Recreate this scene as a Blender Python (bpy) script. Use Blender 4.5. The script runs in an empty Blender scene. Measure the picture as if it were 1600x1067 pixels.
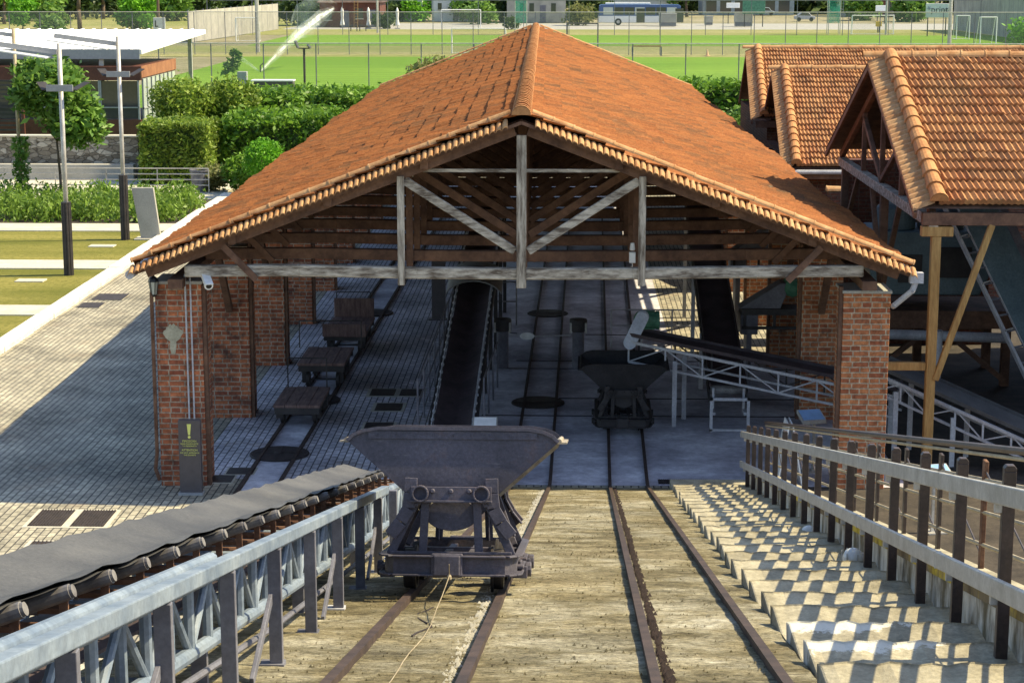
import bpy, math, random
import numpy as np
from mathutils import Vector, Matrix
R_ = math.radians
rnd = random.Random(7)
rng = np.random.default_rng(7)
sc = bpy.context.scene
COL = sc.collection

# ------------------------------------------------------------------ camera
F, CX, CY, H = 3000.0, 800.0, 533.5, 8.0          # focal length in photo pixels, photo centre, eye height in metres
VPX, YH = 885.0, -48.0                            # where the yard's long lines meet, and the horizon
dY = Vector(((VPX-CX)/F, (YH-CY)/F, 1)).normalized()
up = Vector((0, -1, (YH-CY)/F)).normalized()
dX = dY.cross(up)
if dX.x < 0: dX = -dX
def c2w(v): return Vector((dX.dot(v), dY.dot(v), up.dot(v)))
cam = bpy.data.cameras.new('camera'); cam.sensor_width = 36; cam.lens = 36*F/1600
cam.clip_start = .1; cam.clip_end = 3000
co = bpy.data.objects.new('camera', cam); COL.objects.link(co)
r, d, f = c2w(Vector((1, 0, 0))), c2w(Vector((0, 1, 0))), c2w(Vector((0, 0, 1)))
co.matrix_world = Matrix(((r.x, -d.x, -f.x, 0), (r.y, -d.y, -f.y, 0), (r.z, -d.z, -f.z, H), (0, 0, 0, 1)))
sc.camera = co
CAM = Vector((0, 0, H))
def ray(px, py): return c2w(Vector(((px-CX)/F, (py-CY)/F, 1)))
def gz(px, py, z=0.):
    q = ray(px, py); return CAM + q*((z-H)/q.z)
def gy(px, py, Y):
    q = ray(px, py); return CAM + q*(Y/q.y)

# ------------------------------------------------------------------ light
SUN_EL, SX, SY = 47.5, .988, .13
w = bpy.data.worlds.new('World'); sc.world = w; w.use_nodes = True
nt = w.node_tree
sky = nt.nodes.new('ShaderNodeTexSky'); sky.sky_type = 'NISHITA'; sky.sun_disc = False
sky.sun_elevation = R_(SUN_EL); sky.sun_rotation = math.atan2(SX, SY)
bg = nt.nodes['Background']; bg.inputs['Strength'].default_value = .14
nt.links.new(sky.outputs[0], bg.inputs['Color'])
sl = bpy.data.lights.new('sun', 'SUN'); sl.energy = 5.0; sl.angle = R_(.5); sl.color = (1, .85, .54)
so = bpy.data.objects.new('sun', sl); COL.objects.link(so)
sv = Vector((SX*math.cos(R_(SUN_EL)), SY*math.cos(R_(SUN_EL)), math.sin(R_(SUN_EL)))).normalized()
so.rotation_euler = sv.to_track_quat('Z', 'Y').to_euler(); so.location = (30, 0, 40)
sc.view_settings.view_transform = 'Standard'; sc.view_settings.look = 'None'
sc.view_settings.exposure = .84; sc.view_settings.gamma = 1

# ------------------------------------------------------------------ materials
class NT:
    def __init__(s, name):
        s.m = bpy.data.materials.new(name); s.m.use_nodes = True
        s.t = s.m.node_tree; s.b = s.t.nodes['Principled BSDF']; s.out = s.t.nodes['Material Output']
    def n(s, k, **kw):
        x = s.t.nodes.new('ShaderNode'+k)
        for a, v in kw.items(): setattr(x, a, v)
        return x
    def l(s, a, b): s.t.links.new(a, b)
    def set(s, node, **kw):
        for k, v in kw.items():
            i = node.inputs[k.replace('_', ' ')]
            if hasattr(v, 'is_output') or isinstance(v, bpy.types.NodeSocket): s.l(v, i)
            else: i.default_value = v
        return node
    def pos(s, stretch=(1, 1, 1), rot=(0, 0, 0), obj=False):
        p = s.n('TexCoord').outputs['Object'] if obj else s.n('NewGeometry').outputs['Position']
        mp = s.n('Mapping'); mp.inputs['Scale'].default_value = stretch; mp.inputs['Rotation'].default_value = rot
        s.l(p, mp.inputs['Vector']); return mp.outputs[0]
    def noise(s, v, scale, detail=5, rough=.6):
        x = s.n('TexNoise'); x.inputs['Scale'].default_value = scale; x.inputs['Detail'].default_value = detail
        x.inputs['Roughness'].default_value = rough; s.l(v, x.inputs['Vector']); return x.outputs['Fac']
    def ramp(s, fac, *stops):
        x = s.n('ValToRGB'); e = x.color_ramp.elements
        while len(e) < len(stops): e.new(.5)
        for i, (p, c) in enumerate(stops):
            e[i].position = p; e[i].color = (c, c, c, 1) if isinstance(c, (int, float)) else (*c, 1)
        s.l(fac, x.inputs['Fac']); return x.outputs['Color']
    def mix(s, fac, a, b, kind='MIX'):
        x = s.n('Mix', data_type='RGBA', blend_type=kind)
        for sock, v in ((x.inputs[0], fac), (x.inputs[6], a), (x.inputs[7], b)):
            if isinstance(v, bpy.types.NodeSocket): s.l(v, sock)
            elif isinstance(v, (int, float)): sock.default_value = v
            else: sock.default_value = (*v, 1)
        return x.outputs[2]
    def math(s, op, a, b=0.):
        x = s.n('Math', operation=op)
        for i, v in ((0, a), (1, b)):
            if isinstance(v, bpy.types.NodeSocket): s.l(v, x.inputs[i])
            else: x.inputs[i].default_value = v
        return x.outputs[0]
    def bump(s, h, strength, dist=.02):
        x = s.n('Bump'); x.inputs['Strength'].default_value = strength; x.inputs['Distance'].default_value = dist
        s.l(h, x.inputs['Height']); s.l(x.outputs[0], s.b.inputs['Normal'])
    def fin(s, col, rough=.85, metal=0., spec=.3):
        if isinstance(col, bpy.types.NodeSocket): s.l(col, s.b.inputs['Base Color'])
        else: s.b.inputs['Base Color'].default_value = (*col, 1)
        if isinstance(rough, bpy.types.NodeSocket): s.l(rough, s.b.inputs['Roughness'])
        else: s.b.inputs['Roughness'].default_value = rough
        s.b.inputs['Metallic'].default_value = metal
        s.b.inputs['Specular IOR Level'].default_value = spec
        return s.m
def surf(name, a, b, scale=3, rough=.8, bump=.2, stretch=(1, 1, 1), metal=0., fine=25, spec=.3, lo=.35, hi=.68, obj=False, rot=(0, 0, 0), dist=.01):
    t = NT(name); v = t.pos(stretch, rot, obj)
    n1 = t.noise(v, scale, 6, .65); n2 = t.noise(v, fine, 4, .7)
    c = t.mix(t.ramp(n1, (lo, 0.), (hi, 1.)), a, b)
    c = t.mix(.55, c, t.ramp(n2, (.25, .45), (.75, 1.35 if max(b) < .6 else 1.1)), 'MULTIPLY')
    if bump: t.bump(n2, bump, dist)
    return t.fin(c, rough, metal, spec)
def flat(name, c, rough=.6, metal=0., spec=.4):
    t = NT(name); v = t.pos(); n = t.noise(v, 9, 5)
    return t.fin(t.mix(t.ramp(n, (.3, 0.), (.7, 1.)), tuple(x*.86 for x in c), tuple(min(1, x*1.1) for x in c)), rough, metal, spec)

def paving_mat(name='cobble_paving', c1=(.50, .46, .35), c2=(.34, .315, .25), mo=(.085, .08, .07)):
    t = NT(name); v = t.pos(rot=(0, 0, R_(90)))
    br = t.n('TexBrick'); br.offset = .5
    t.set(br, Scale=1., Mortar_Size=.012, Mortar_Smooth=.25, Brick_Width=.235, Row_Height=.118, Bias=-.1)
    br.inputs['Color1'].default_value = (*c1, 1); br.inputs['Color2'].default_value = (*c2, 1)
    br.inputs['Mortar'].default_value = (*mo, 1); t.l(v, br.inputs['Vector'])
    p = t.pos()
    big = t.ramp(t.noise(p, .55, 7, .7), (.36, .50), (.62, 1.14))
    sml = t.ramp(t.noise(p, 12, 6, .75), (.3, .55), (.7, 1.28))
    red = t.ramp(t.noise(p, .9, 3), (.56, 0.), (.72, 1.))
    c = t.mix(1, t.mix(1, br.outputs['Color'], big, 'MULTIPLY'), sml, 'MULTIPLY')
    c = t.mix(t.math('MULTIPLY', red, .35), c, (.30, .22, .15))
    inv = t.math('SUBTRACT', 1., br.outputs['Fac'])
    t.bump(t.math('ADD', inv, t.math('MULTIPLY', t.noise(p, 30, 4), .35)), .6, .012)
    return t.fin(c, .8)
def brick_mat(name, c1, c2, mort, w=.25, h=.085, ms=.012, stain=(.06, .035, .03), patch=.55):
    t = NT(name); g = t.n('NewGeometry'); s = t.n('SeparateXYZ'); t.l(g.outputs['Position'], s.inputs[0])
    cb = t.n('CombineXYZ'); t.l(t.math('ADD', s.outputs[0], s.outputs[1]), cb.inputs[0]); t.l(s.outputs[2], cb.inputs[1])
    p = t.pos()
    wob = t.n('VectorMath', operation='MULTIPLY_ADD')
    nn = t.n('TexNoise'); nn.inputs['Scale'].default_value = 5; t.l(p, nn.inputs['Vector'])
    t.l(nn.outputs['Color'], wob.inputs[0]); wob.inputs[1].default_value = (.02, .02, 0); t.l(cb.outputs[0], wob.inputs[2])
    br = t.n('TexBrick'); br.offset = .5; br.squash = .62; br.squash_frequency = 2
    t.set(br, Scale=1., Mortar_Size=ms, Mortar_Smooth=.3, Brick_Width=w, Row_Height=h, Bias=0.)
    br.inputs['Color1'].default_value = (*c1, 1); br.inputs['Color2'].default_value = (*c2, 1)
    br.inputs['Mortar'].default_value = (*mort, 1); t.l(wob.outputs[0], br.inputs['Vector'])
    c = t.mix(1, br.outputs['Color'], t.ramp(t.noise(p, 11, 6, .75), (.3, .4), (.7, 1.4)), 'MULTIPLY')
    c = t.mix(t.ramp(t.noise(p, 2.1, 6, .7), (patch, 0.), (patch+.16, .85)), c, stain)
    t.bump(t.math('ADD', t.math('SUBTRACT', 1., br.outputs['Fac']), t.math('MULTIPLY', t.noise(p, 40, 4), .4)), .8, .014)
    return t.fin(c, .9)
def tile_mat(name, a, b, dark, cell=(.2, .37), big=.35, moss=(.085, .06, .035), mk=.5, pick_=.5):
    # per-tile tint from the tile's own cell in the roof's (u, v) map
    t = NT(name); uv = t.n('UVMap'); s = t.n('SeparateXYZ'); t.l(uv.outputs[0], s.inputs[0])
    cb = t.n('CombineXYZ'); t.l(t.math('FLOOR', s.outputs[0]), cb.inputs[0]); t.l(t.math('FLOOR', s.outputs[1]), cb.inputs[1])
    wn = t.n('TexWhiteNoise', noise_dimensions='2D'); t.l(cb.outputs[0], wn.inputs['Vector'])
    p = t.pos()
    c = t.mix(wn.outputs['Value'], a, b)
    pick = t.ramp(t.noise(cb.outputs[0], .37, 3), (.5, 0.), (.66, 1.))
    c = t.mix(t.math('MULTIPLY', pick, pick_), c, dark)
    c = t.mix(t.math('MULTIPLY', t.ramp(t.noise(p, big, 6, .68), (.47, 0.), (.7, 1.)), mk), c, moss)
    c = t.mix(1, c, t.ramp(t.noise(p, 22, 6, .75), (.28, .5), (.72, 1.35)), 'MULTIPLY')
    lich = t.ramp(t.noise(p, 6, 6, .8), (.60, 0.), (.68, .55)); c = t.mix(t.math('MULTIPLY', lich, .5), c, (.42, .36, .24))
    t.bump(t.noise(p, 60, 3), .25, .006)
    return t.fin(c, .85, 0, .2)
def ramp_mat():
    t = NT('ramp_concrete'); p = t.pos(); px = t.pos((.85, 1.15, 1.15))
    wide = t.noise(t.pos((.8, 1.1, 1.1)), .9, 6, .6); a = t.ramp(t.math('ADD', t.math('MULTIPLY', t.noise(px, 3.2, 9, .82), .62), t.math('MULTIPLY', wide, .38)), (.37, (.09, .078, .052)), (.46, (.22, .20, .135)), (.55, (.41, .38, .285)), (.66, (.68, .65, .54)))
    blot = t.ramp(t.noise(p, .8, 8, .75), (.40, (1.05, 1.05, 1.05)), (.52, (.74, .68, .52)), (.66, (.40, .33, .20)))
    c = t.mix(.85, a, blot, 'MULTIPLY')
    n3 = t.noise(t.pos((.85, 1.1, 1.1)), 26, 7, .85)
    c = t.mix(.95, c, t.ramp(n3, (.36, .22), (.52, 1.0), (.68, 1.5)), 'MULTIPLY')
    spk = t.ramp(t.noise(p, 55, 3, .8), (.32, .35), (.46, 1.))
    c = t.mix(.7, c, spk, 'MULTIPLY')
    t.bump(t.math('ADD', n3, t.math('MULTIPLY', t.noise(p, 70, 4, .7), .6)), .75, .025)
    return t.fin(c, .92, 0, .2)
def floor_mat():
    t = NT('shed_concrete'); p = t.pos(); px = t.pos((.85, 1, 1))
    a = t.ramp(t.noise(px, .6, 8, .66), (.36, (.30, .29, .33)), (.48, (.50, .49, .55)), (.62, (.78, .78, .83)))
    c = t.mix(.6, a, t.ramp(t.noise(p, 7, 7, .75), (.3, .5), (.7, 1.3)), 'MULTIPLY')
    t.bump(t.noise(p, 20, 5), .3, .01)
    return t.fin(c, .75)
def lawn_mat(name, a, b, c3, s1=.5, s2=7, stripes=0):
    t = NT(name); p = t.pos(); px = t.pos((.3, 1, 1))
    c = t.mix(t.ramp(t.noise(px, s1, 6, .6), (.38, 0.), (.64, 1.)), a, b)
    c = t.mix(t.ramp(t.noise(p, s2, 6, .75), (.45, 0.), (.7, 1.)), c, c3)
    if stripes:
        wv = t.n('TexWave', bands_direction='Y'); wv.inputs['Scale'].default_value = stripes; wv.inputs['Distortion'].default_value = 1.5
        t.l(p, wv.inputs['Vector']); c = t.mix(.25, c, t.ramp(wv.outputs['Fac'], (.3, .7), (.7, 1.2)), 'MULTIPLY')
    t.bump(t.noise(p, 40, 5, .8), .8, .05)
    return t.fin(c, .95, 0, .1)
def stone_mat():
    t = NT('rubble_stone'); g = t.n('NewGeometry'); s = t.n('SeparateXYZ'); t.l(g.outputs['Position'], s.inputs[0])
    cb = t.n('CombineXYZ'); t.l(t.math('ADD', s.outputs[0], s.outputs[1]), cb.inputs[0]); t.l(t.math('MULTIPLY', s.outputs[2], 2.1), cb.inputs[1])
    vo = t.n('TexVoronoi', feature='F1'); vo.inputs['Scale'].default_value = 3.2; t.l(cb.outputs[0], vo.inputs['Vector'])
    ve = t.n('TexVoronoi', feature='DISTANCE_TO_EDGE'); ve.inputs['Scale'].default_value = 3.2; t.l(cb.outputs[0], ve.inputs['Vector'])
    sep = t.n('SeparateColor'); t.l(vo.outputs['Color'], sep.inputs[0])
    c = t.ramp(sep.outputs[0], (0., (.15, .13, .10)), (.55, (.27, .24, .19)), (1., (.48, .45, .38)))
    e = t.ramp(ve.outputs['Distance'], (0., .35), (.07, 1.))
    c = t.mix(1, c, e, 'MULTIPLY'); c = t.mix(.5, c, t.ramp(t.noise(t.pos(), 12, 5), (.3, .5), (.7, 1.3)), 'MULTIPLY')
    t.bump(e, .8, .03)
    return t.fin(c, .95)
def leaf_mat(name, a, b, tr=.35, scale=5.):
    t = NT(name); p = t.pos()
    gi = t.n('NewGeometry')
    c = t.mix(t.ramp(gi.outputs['Random Per Island'], (0., 0.), (1., 1.)), a, b)
    c = t.mix(.6, c, t.ramp(t.noise(p, scale*.2, 4), (.35, .62), (.65, 1.3)), 'MULTIPLY')
    t.fin(c, .5, 0, .35)
    tl = t.n('BsdfTranslucent'); t.l(c, tl.inputs['Color'])
    mx = t.n('MixShader'); mx.inputs[0].default_value = tr
    t.l(t.b.outputs[0], mx.inputs[1]); t.l(tl.outputs[0], mx.inputs[2]); t.l(mx.outputs[0], t.out.inputs['Surface'])
    return t.m
def veil_mat(name, c, alpha, noise=None, wires=None):
    t = NT(name); t.fin(c, .7)
    tr = t.n('BsdfTransparent'); mx = t.n('MixShader')
    if noise:
        t.l(t.ramp(t.noise(t.pos(), noise, 5, .7), (.38, alpha*.12), (.72, min(1, alpha*1.7))), mx.inputs[0])
    else: mx.inputs[0].default_value = alpha
    t.l(tr.outputs[0], mx.inputs[1]); t.l(t.b.outputs[0], mx.inputs[2]); t.l(mx.outputs[0], t.out.inputs['Surface'])
    return t.m
def wagon_mat():
    t = NT('wagon_steel'); p = t.pos(obj=True)
    c = t.mix(t.ramp(t.noise(p, 2.2, 6, .65), (.35, 0.), (.68, 1.)), (.046, .042, .055), (.098, .090, .115))
    c = t.mix(t.math('MULTIPLY', t.ramp(t.noise(p, 4.5, 8, .75), (.56, 0.), (.67, 1.)), .38), c, (.13, .07, .05))
    c = t.mix(t.math('MULTIPLY', t.ramp(t.noise(t.pos((1, 1, 9), obj=True), 5, 6, .8), (.60, 0.), (.70, 1.)), .45), c, (.24, .21, .20))
    c = t.mix(.7, c, t.ramp(t.noise(p, 45, 4, .75), (.3, .5), (.7, 1.4)), 'MULTIPLY')
    t.bump(t.noise(p, 30, 5, .7), .35, .006); return t.fin(c, .58, 0, .45)
def paint_step_mat(y1, x0):
    t = NT('whitewashed_step'); g = t.n('NewGeometry'); sp = t.n('SeparateXYZ'); t.l(g.outputs['Position'], sp.inputs[0]); p = t.pos()
    c = t.mix(t.ramp(t.noise(p, 2.6, 6, .65), (.3, 0.), (.62, 1.)), (.22, .195, .135), (.42, .38, .275))
    c = t.mix(.7, c, t.ramp(t.noise(p, 34, 4, .7), (.25, .4), (.75, 1.35)), 'MULTIPLY')
    e = t.math('ADD', t.math('MULTIPLY', t.math('SUBTRACT', y1, sp.outputs[1]), 2.6), t.math('MULTIPLY', t.math('MAXIMUM', t.math('SUBTRACT', sp.outputs[0], x0+.35), 0.), 1.1))
    e = t.math('ADD', e, t.math('MULTIPLY', t.noise(p, 9, 8, .8), 1.5))
    c = t.mix(t.ramp(t.math('MULTIPLY', e, .85), (.90, .9), (.96, 0.)), c, (.66, .64, .56))
    t.bump(t.noise(p, 34, 4, .7), .5, .01); return t.fin(c, .9)
def glass_mat(name, c=(.8, .9, .9), rough=.05):
    t = NT(name); t.fin(c, rough, 0, .6); t.b.inputs['Transmission Weight'].default_value = .85; return t.m

MT = dict(
 paving=paving_mat(), paving_lit=paving_mat('lightened_paving', (.70, .68, .72), (.52, .51, .57), (.12, .115, .13)), ramp=ramp_mat(), floor=floor_mat(),  # second paving is a brighter, bluish copy imitating light under the roof
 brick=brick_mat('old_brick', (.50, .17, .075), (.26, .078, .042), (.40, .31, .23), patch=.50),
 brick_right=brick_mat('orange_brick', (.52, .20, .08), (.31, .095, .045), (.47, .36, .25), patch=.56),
 brick_dark=brick_mat('dark_brick', (.16, .06, .035), (.09, .035, .025), (.13, .09, .065)),  # also fills dark openings, so their shade sits in this colour
 brick_far=brick_mat('pale_brick', (.42, .21, .12), (.30, .13, .075), (.5, .42, .32)),
 tile=tile_mat('weathered_tiles', (.355, .135, .043), (.285, .10, .033), (.17, .06, .026), mk=.8, big=.9, pick_=.14),
 tile_right=tile_mat('pale_tiles', (.44, .225, .095), (.31, .13, .055), (.25, .145, .075), mk=.38, big=.8),
 tile_cap=surf('ridge_clay', (.40, .165, .06), (.52, .27, .11), 2.5, .85, .2, fine=18),
 tile_verge=surf('verge_clay', (.40, .19, .075), (.60, .37, .18), 4, .85, .35, fine=22),
 wood=surf('brown_timber', (.10, .055, .038), (.22, .12, .075), 3, .85, .35, (1, 1, 1), fine=16),
 wood_grey=surf('weathered_timber', (.13, .10, .075), (.56, .50, .41), 2.2, .88, .5, (1.2, 6, 6), fine=14, lo=.38, hi=.62),
 wood_greyv=surf('weathered_timber_upright', (.13, .10, .075), (.56, .50, .41), 2.2, .88, .5, (7, 7, .8), fine=14, lo=.38, hi=.62),
 wood_yellow=surf('yellow_timber', (.30, .165, .055), (.50, .32, .12), 2, .8, .4, (7, 7, .7), fine=12),
 wood_deck=surf('cart_planks', (.12, .075, .07), (.26, .17, .145), 3, .8, .4, (6, 1, 1), fine=14, obj=True),
 rust=surf('rust', (.10, .045, .025), (.21, .115, .07), 5, .8, .3, fine=40),
 rail=surf('rail_steel', (.03, .019, .016), (.07, .045, .036), 6, .75, .25, fine=50, spec=.4),
 wagon=wagon_mat(),
 wagon_edge=surf('tan_steel', (.20, .16, .12), (.52, .45, .33), 5, .5, .2, fine=30, obj=True),
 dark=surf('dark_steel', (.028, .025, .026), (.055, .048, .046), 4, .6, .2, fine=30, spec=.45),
 darkobj=surf('black_iron', (.018, .016, .017), (.04, .034, .034), 4, .6, .2, fine=30, spec=.45, obj=True),
 belt=surf('rubber_belt', (.06, .061, .066), (.115, .114, .114), 1.6, .7, .25, (1, .6, 1), fine=60),
 belt_dark=surf('old_belt', (.05, .038, .042), (.10, .075, .08), 2, .75, .2, fine=30),
 roller=surf('roller_steel', (.10, .09, .09), (.26, .25, .24), 6, .45, .1, spec=.5),
 bluepaint=surf('blue_grey_paint', (.125, .165, .225), (.25, .295, .345), 2.5, .5, .12, (1, 1, 1), fine=26, spec=.45),
 bluedark=surf('grey_post_paint', (.11, .11, .135), (.18, .18, .21), 3, .5, .1, fine=30, spec=.45),
 galv=surf('galvanised_steel', (.40, .385, .35), (.60, .58, .54), 5, .45, .1, fine=35, metal=.25, spec=.5),
 lightsteel=surf('pale_steel', (.40, .40, .43), (.55, .55, .57), 5, .5, .1, fine=35),
 brownpost=surf('brown_post_paint', (.035, .024, .022), (.075, .05, .042), 5, .5, .12, fine=40, spec=.5),
 brassy=surf('tan_rail_paint', (.27, .22, .14), (.44, .37, .25), 6, .5, .1, fine=40),
 wall_old=surf('stained_plaster', (.13, .105, .06), (.56, .53, .46), 3.2, .9, .4, (1, 1, .45), fine=14, lo=.40, hi=.56),
 yellow=surf('yellow_lichen', (.17, .13, .075), (.52, .40, .05), 1.5, .9, .3, fine=18, lo=.46, hi=.60),
 step=surf('step_concrete', (.20, .175, .115), (.42, .38, .275), 2.6, .9, .6, fine=34, lo=.3, hi=.60),
 kerb=surf('white_stone', (.66, .63, .56), (.85, .83, .78), 2.5, .8, .15, fine=20),
 slab=surf('pale_slab', (.50, .47, .38), (.64, .61, .52), 1.5, .85, .2, fine=18),
 lawn=lawn_mat('dry_lawn', (.16, .165, .035), (.30, .27, .075), (.115, .125, .025)),
 field=lawn_mat('pitch_grass', (.13, .255, .02), (.20, .345, .034), (.145, .24, .024), .05, 1.5, .12),
 roughgrass=lawn_mat('rough_grass', (.22, .25, .06), (.38, .34, .16), (.17, .20, .05), .05, .8),
 dirt=lawn_mat('dry_ground', (.26, .235, .14), (.40, .35, .24), (.15, .16, .07), .05, .6),
 soil=surf('bare_soil', (.035, .03, .026), (.085, .07, .055), 2, .95, .5, fine=20),
 stone=stone_mat(),
 leaf_hedge=leaf_mat('hedge_leaves', (.09, .17, .016), (.30, .40, .055)),
 leaf_laurel=leaf_mat('laurel_leaves', (.055, .145, .012), (.20, .36, .035)),
 leaf_lime=leaf_mat('lime_leaves', (.09, .27, .012), (.20, .46, .03)),
 leaf_dark=leaf_mat('dark_leaves', (.03, .06, .018), (.085, .14, .035)),
 leaf_mid=leaf_mat('tree_leaves', (.06, .15, .022), (.19, .33, .05)),
 leaf_olive=leaf_mat('olive_leaves', (.13, .145, .04), (.26, .27, .09)),
 blade=leaf_mat('grass_blades', (.10, .19, .022), (.24, .37, .055)),
 bark=surf('bark', (.085, .06, .04), (.17, .13, .09), 6, .95, .6, (3, 3, .6), fine=20),
 white=flat('white_paint', (.80, .80, .78), .5), white_roof=flat('white_roof', (.90, .90, .90), .4),
 grey=flat('grey_paint', (.30, .305, .31), .5), midgrey=surf('concrete_grey', (.36, .35, .31), (.47, .455, .41), 1.2, .8, .15, fine=30),
 blackp=flat('black_paint', (.02, .02, .022), .4), maroon=surf('maroon_panel', (.085, .03, .022), (.15, .055, .035), 2, .6, .1),
 brownpanel=surf('brown_panel', (.22, .085, .04), (.36, .155, .075), 2, .6, .1),
 darkglass=flat('dark_glass', (.045, .05, .05), .08, 0, .8), paleglass=flat('pale_glass', (.42, .46, .42), .15, 0, .7),
 signgrey=flat('sign_grey', (.085, .075, .08), .45), signyellow=flat('sign_yellow', (.72, .74, .20), .5),
 signblue=flat('sign_blue', (.035, .055, .20), .4), skyblue=flat('panel_blue', (.25, .42, .70), .25),
 bus_blue=flat('bus_blue', (.05, .10, .24), .2, 0, .6), bus_white=flat('bus_white', (.78, .78, .76), .3),
 rubber=flat('tyre_rubber', (.02, .02, .02), .8), greenm=surf('green_paint', (.05, .15, .10), (.10, .27, .17), 4, .5, .1),
 tank=surf('teal_tank', (.085, .13, .155), (.15, .21, .235), 2, .5, .15), tube=surf('pale_tube', (.42, .46, .56), (.60, .63, .70), 3, .45, .1, (1, 1, 1)),
 wallwhite=surf('white_plaster', (.62, .63, .62), (.78, .78, .75), .8, .9, .1), wallgrey=surf('grey_plaster', (.30, .29, .26), (.44, .42, .37), .6, .9, .1),
 roofdark=surf('dark_roof', (.06, .04, .035), (.13, .09, .075), 1, .9, .2), rooforange=surf('far_orange_tiles', (.42, .18, .09), (.55, .27, .14), .7, .9, .2),
 bluegrey=surf('blue_grey_facade', (.20, .25, .28), (.34, .40, .43), .5, .5, .1),
 netgreen=veil_mat('green_netting', (.10, .42, .30), .72, .9), mesh=veil_mat('wire_mesh', (.30, .31, .28), .13),
 yardmesh=veil_mat('fine_mesh', (.15, .14, .13), .25),
 water=veil_mat('water_spray', (.95, .96, .97), .36, 1.6), mist=veil_mat('water_mist', (.9, .93, .93), .12, .5),
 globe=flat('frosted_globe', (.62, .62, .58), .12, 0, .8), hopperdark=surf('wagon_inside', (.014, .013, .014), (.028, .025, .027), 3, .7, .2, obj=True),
 yellowp=flat('yellow_panel', (.75, .48, .04), .5), orangep=flat('cone_orange', (.70, .45, .25), .6), cloth=flat('white_cloth', (.75, .74, .70), .9),
 drain=surf('drain_iron', (.03, .024, .024), (.06, .05, .048), 9, .6, .3, fine=60), patina=surf('plaster_patch', (.36, .34, .25), (.48, .45, .34), 4, .9, .2),
)

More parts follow.
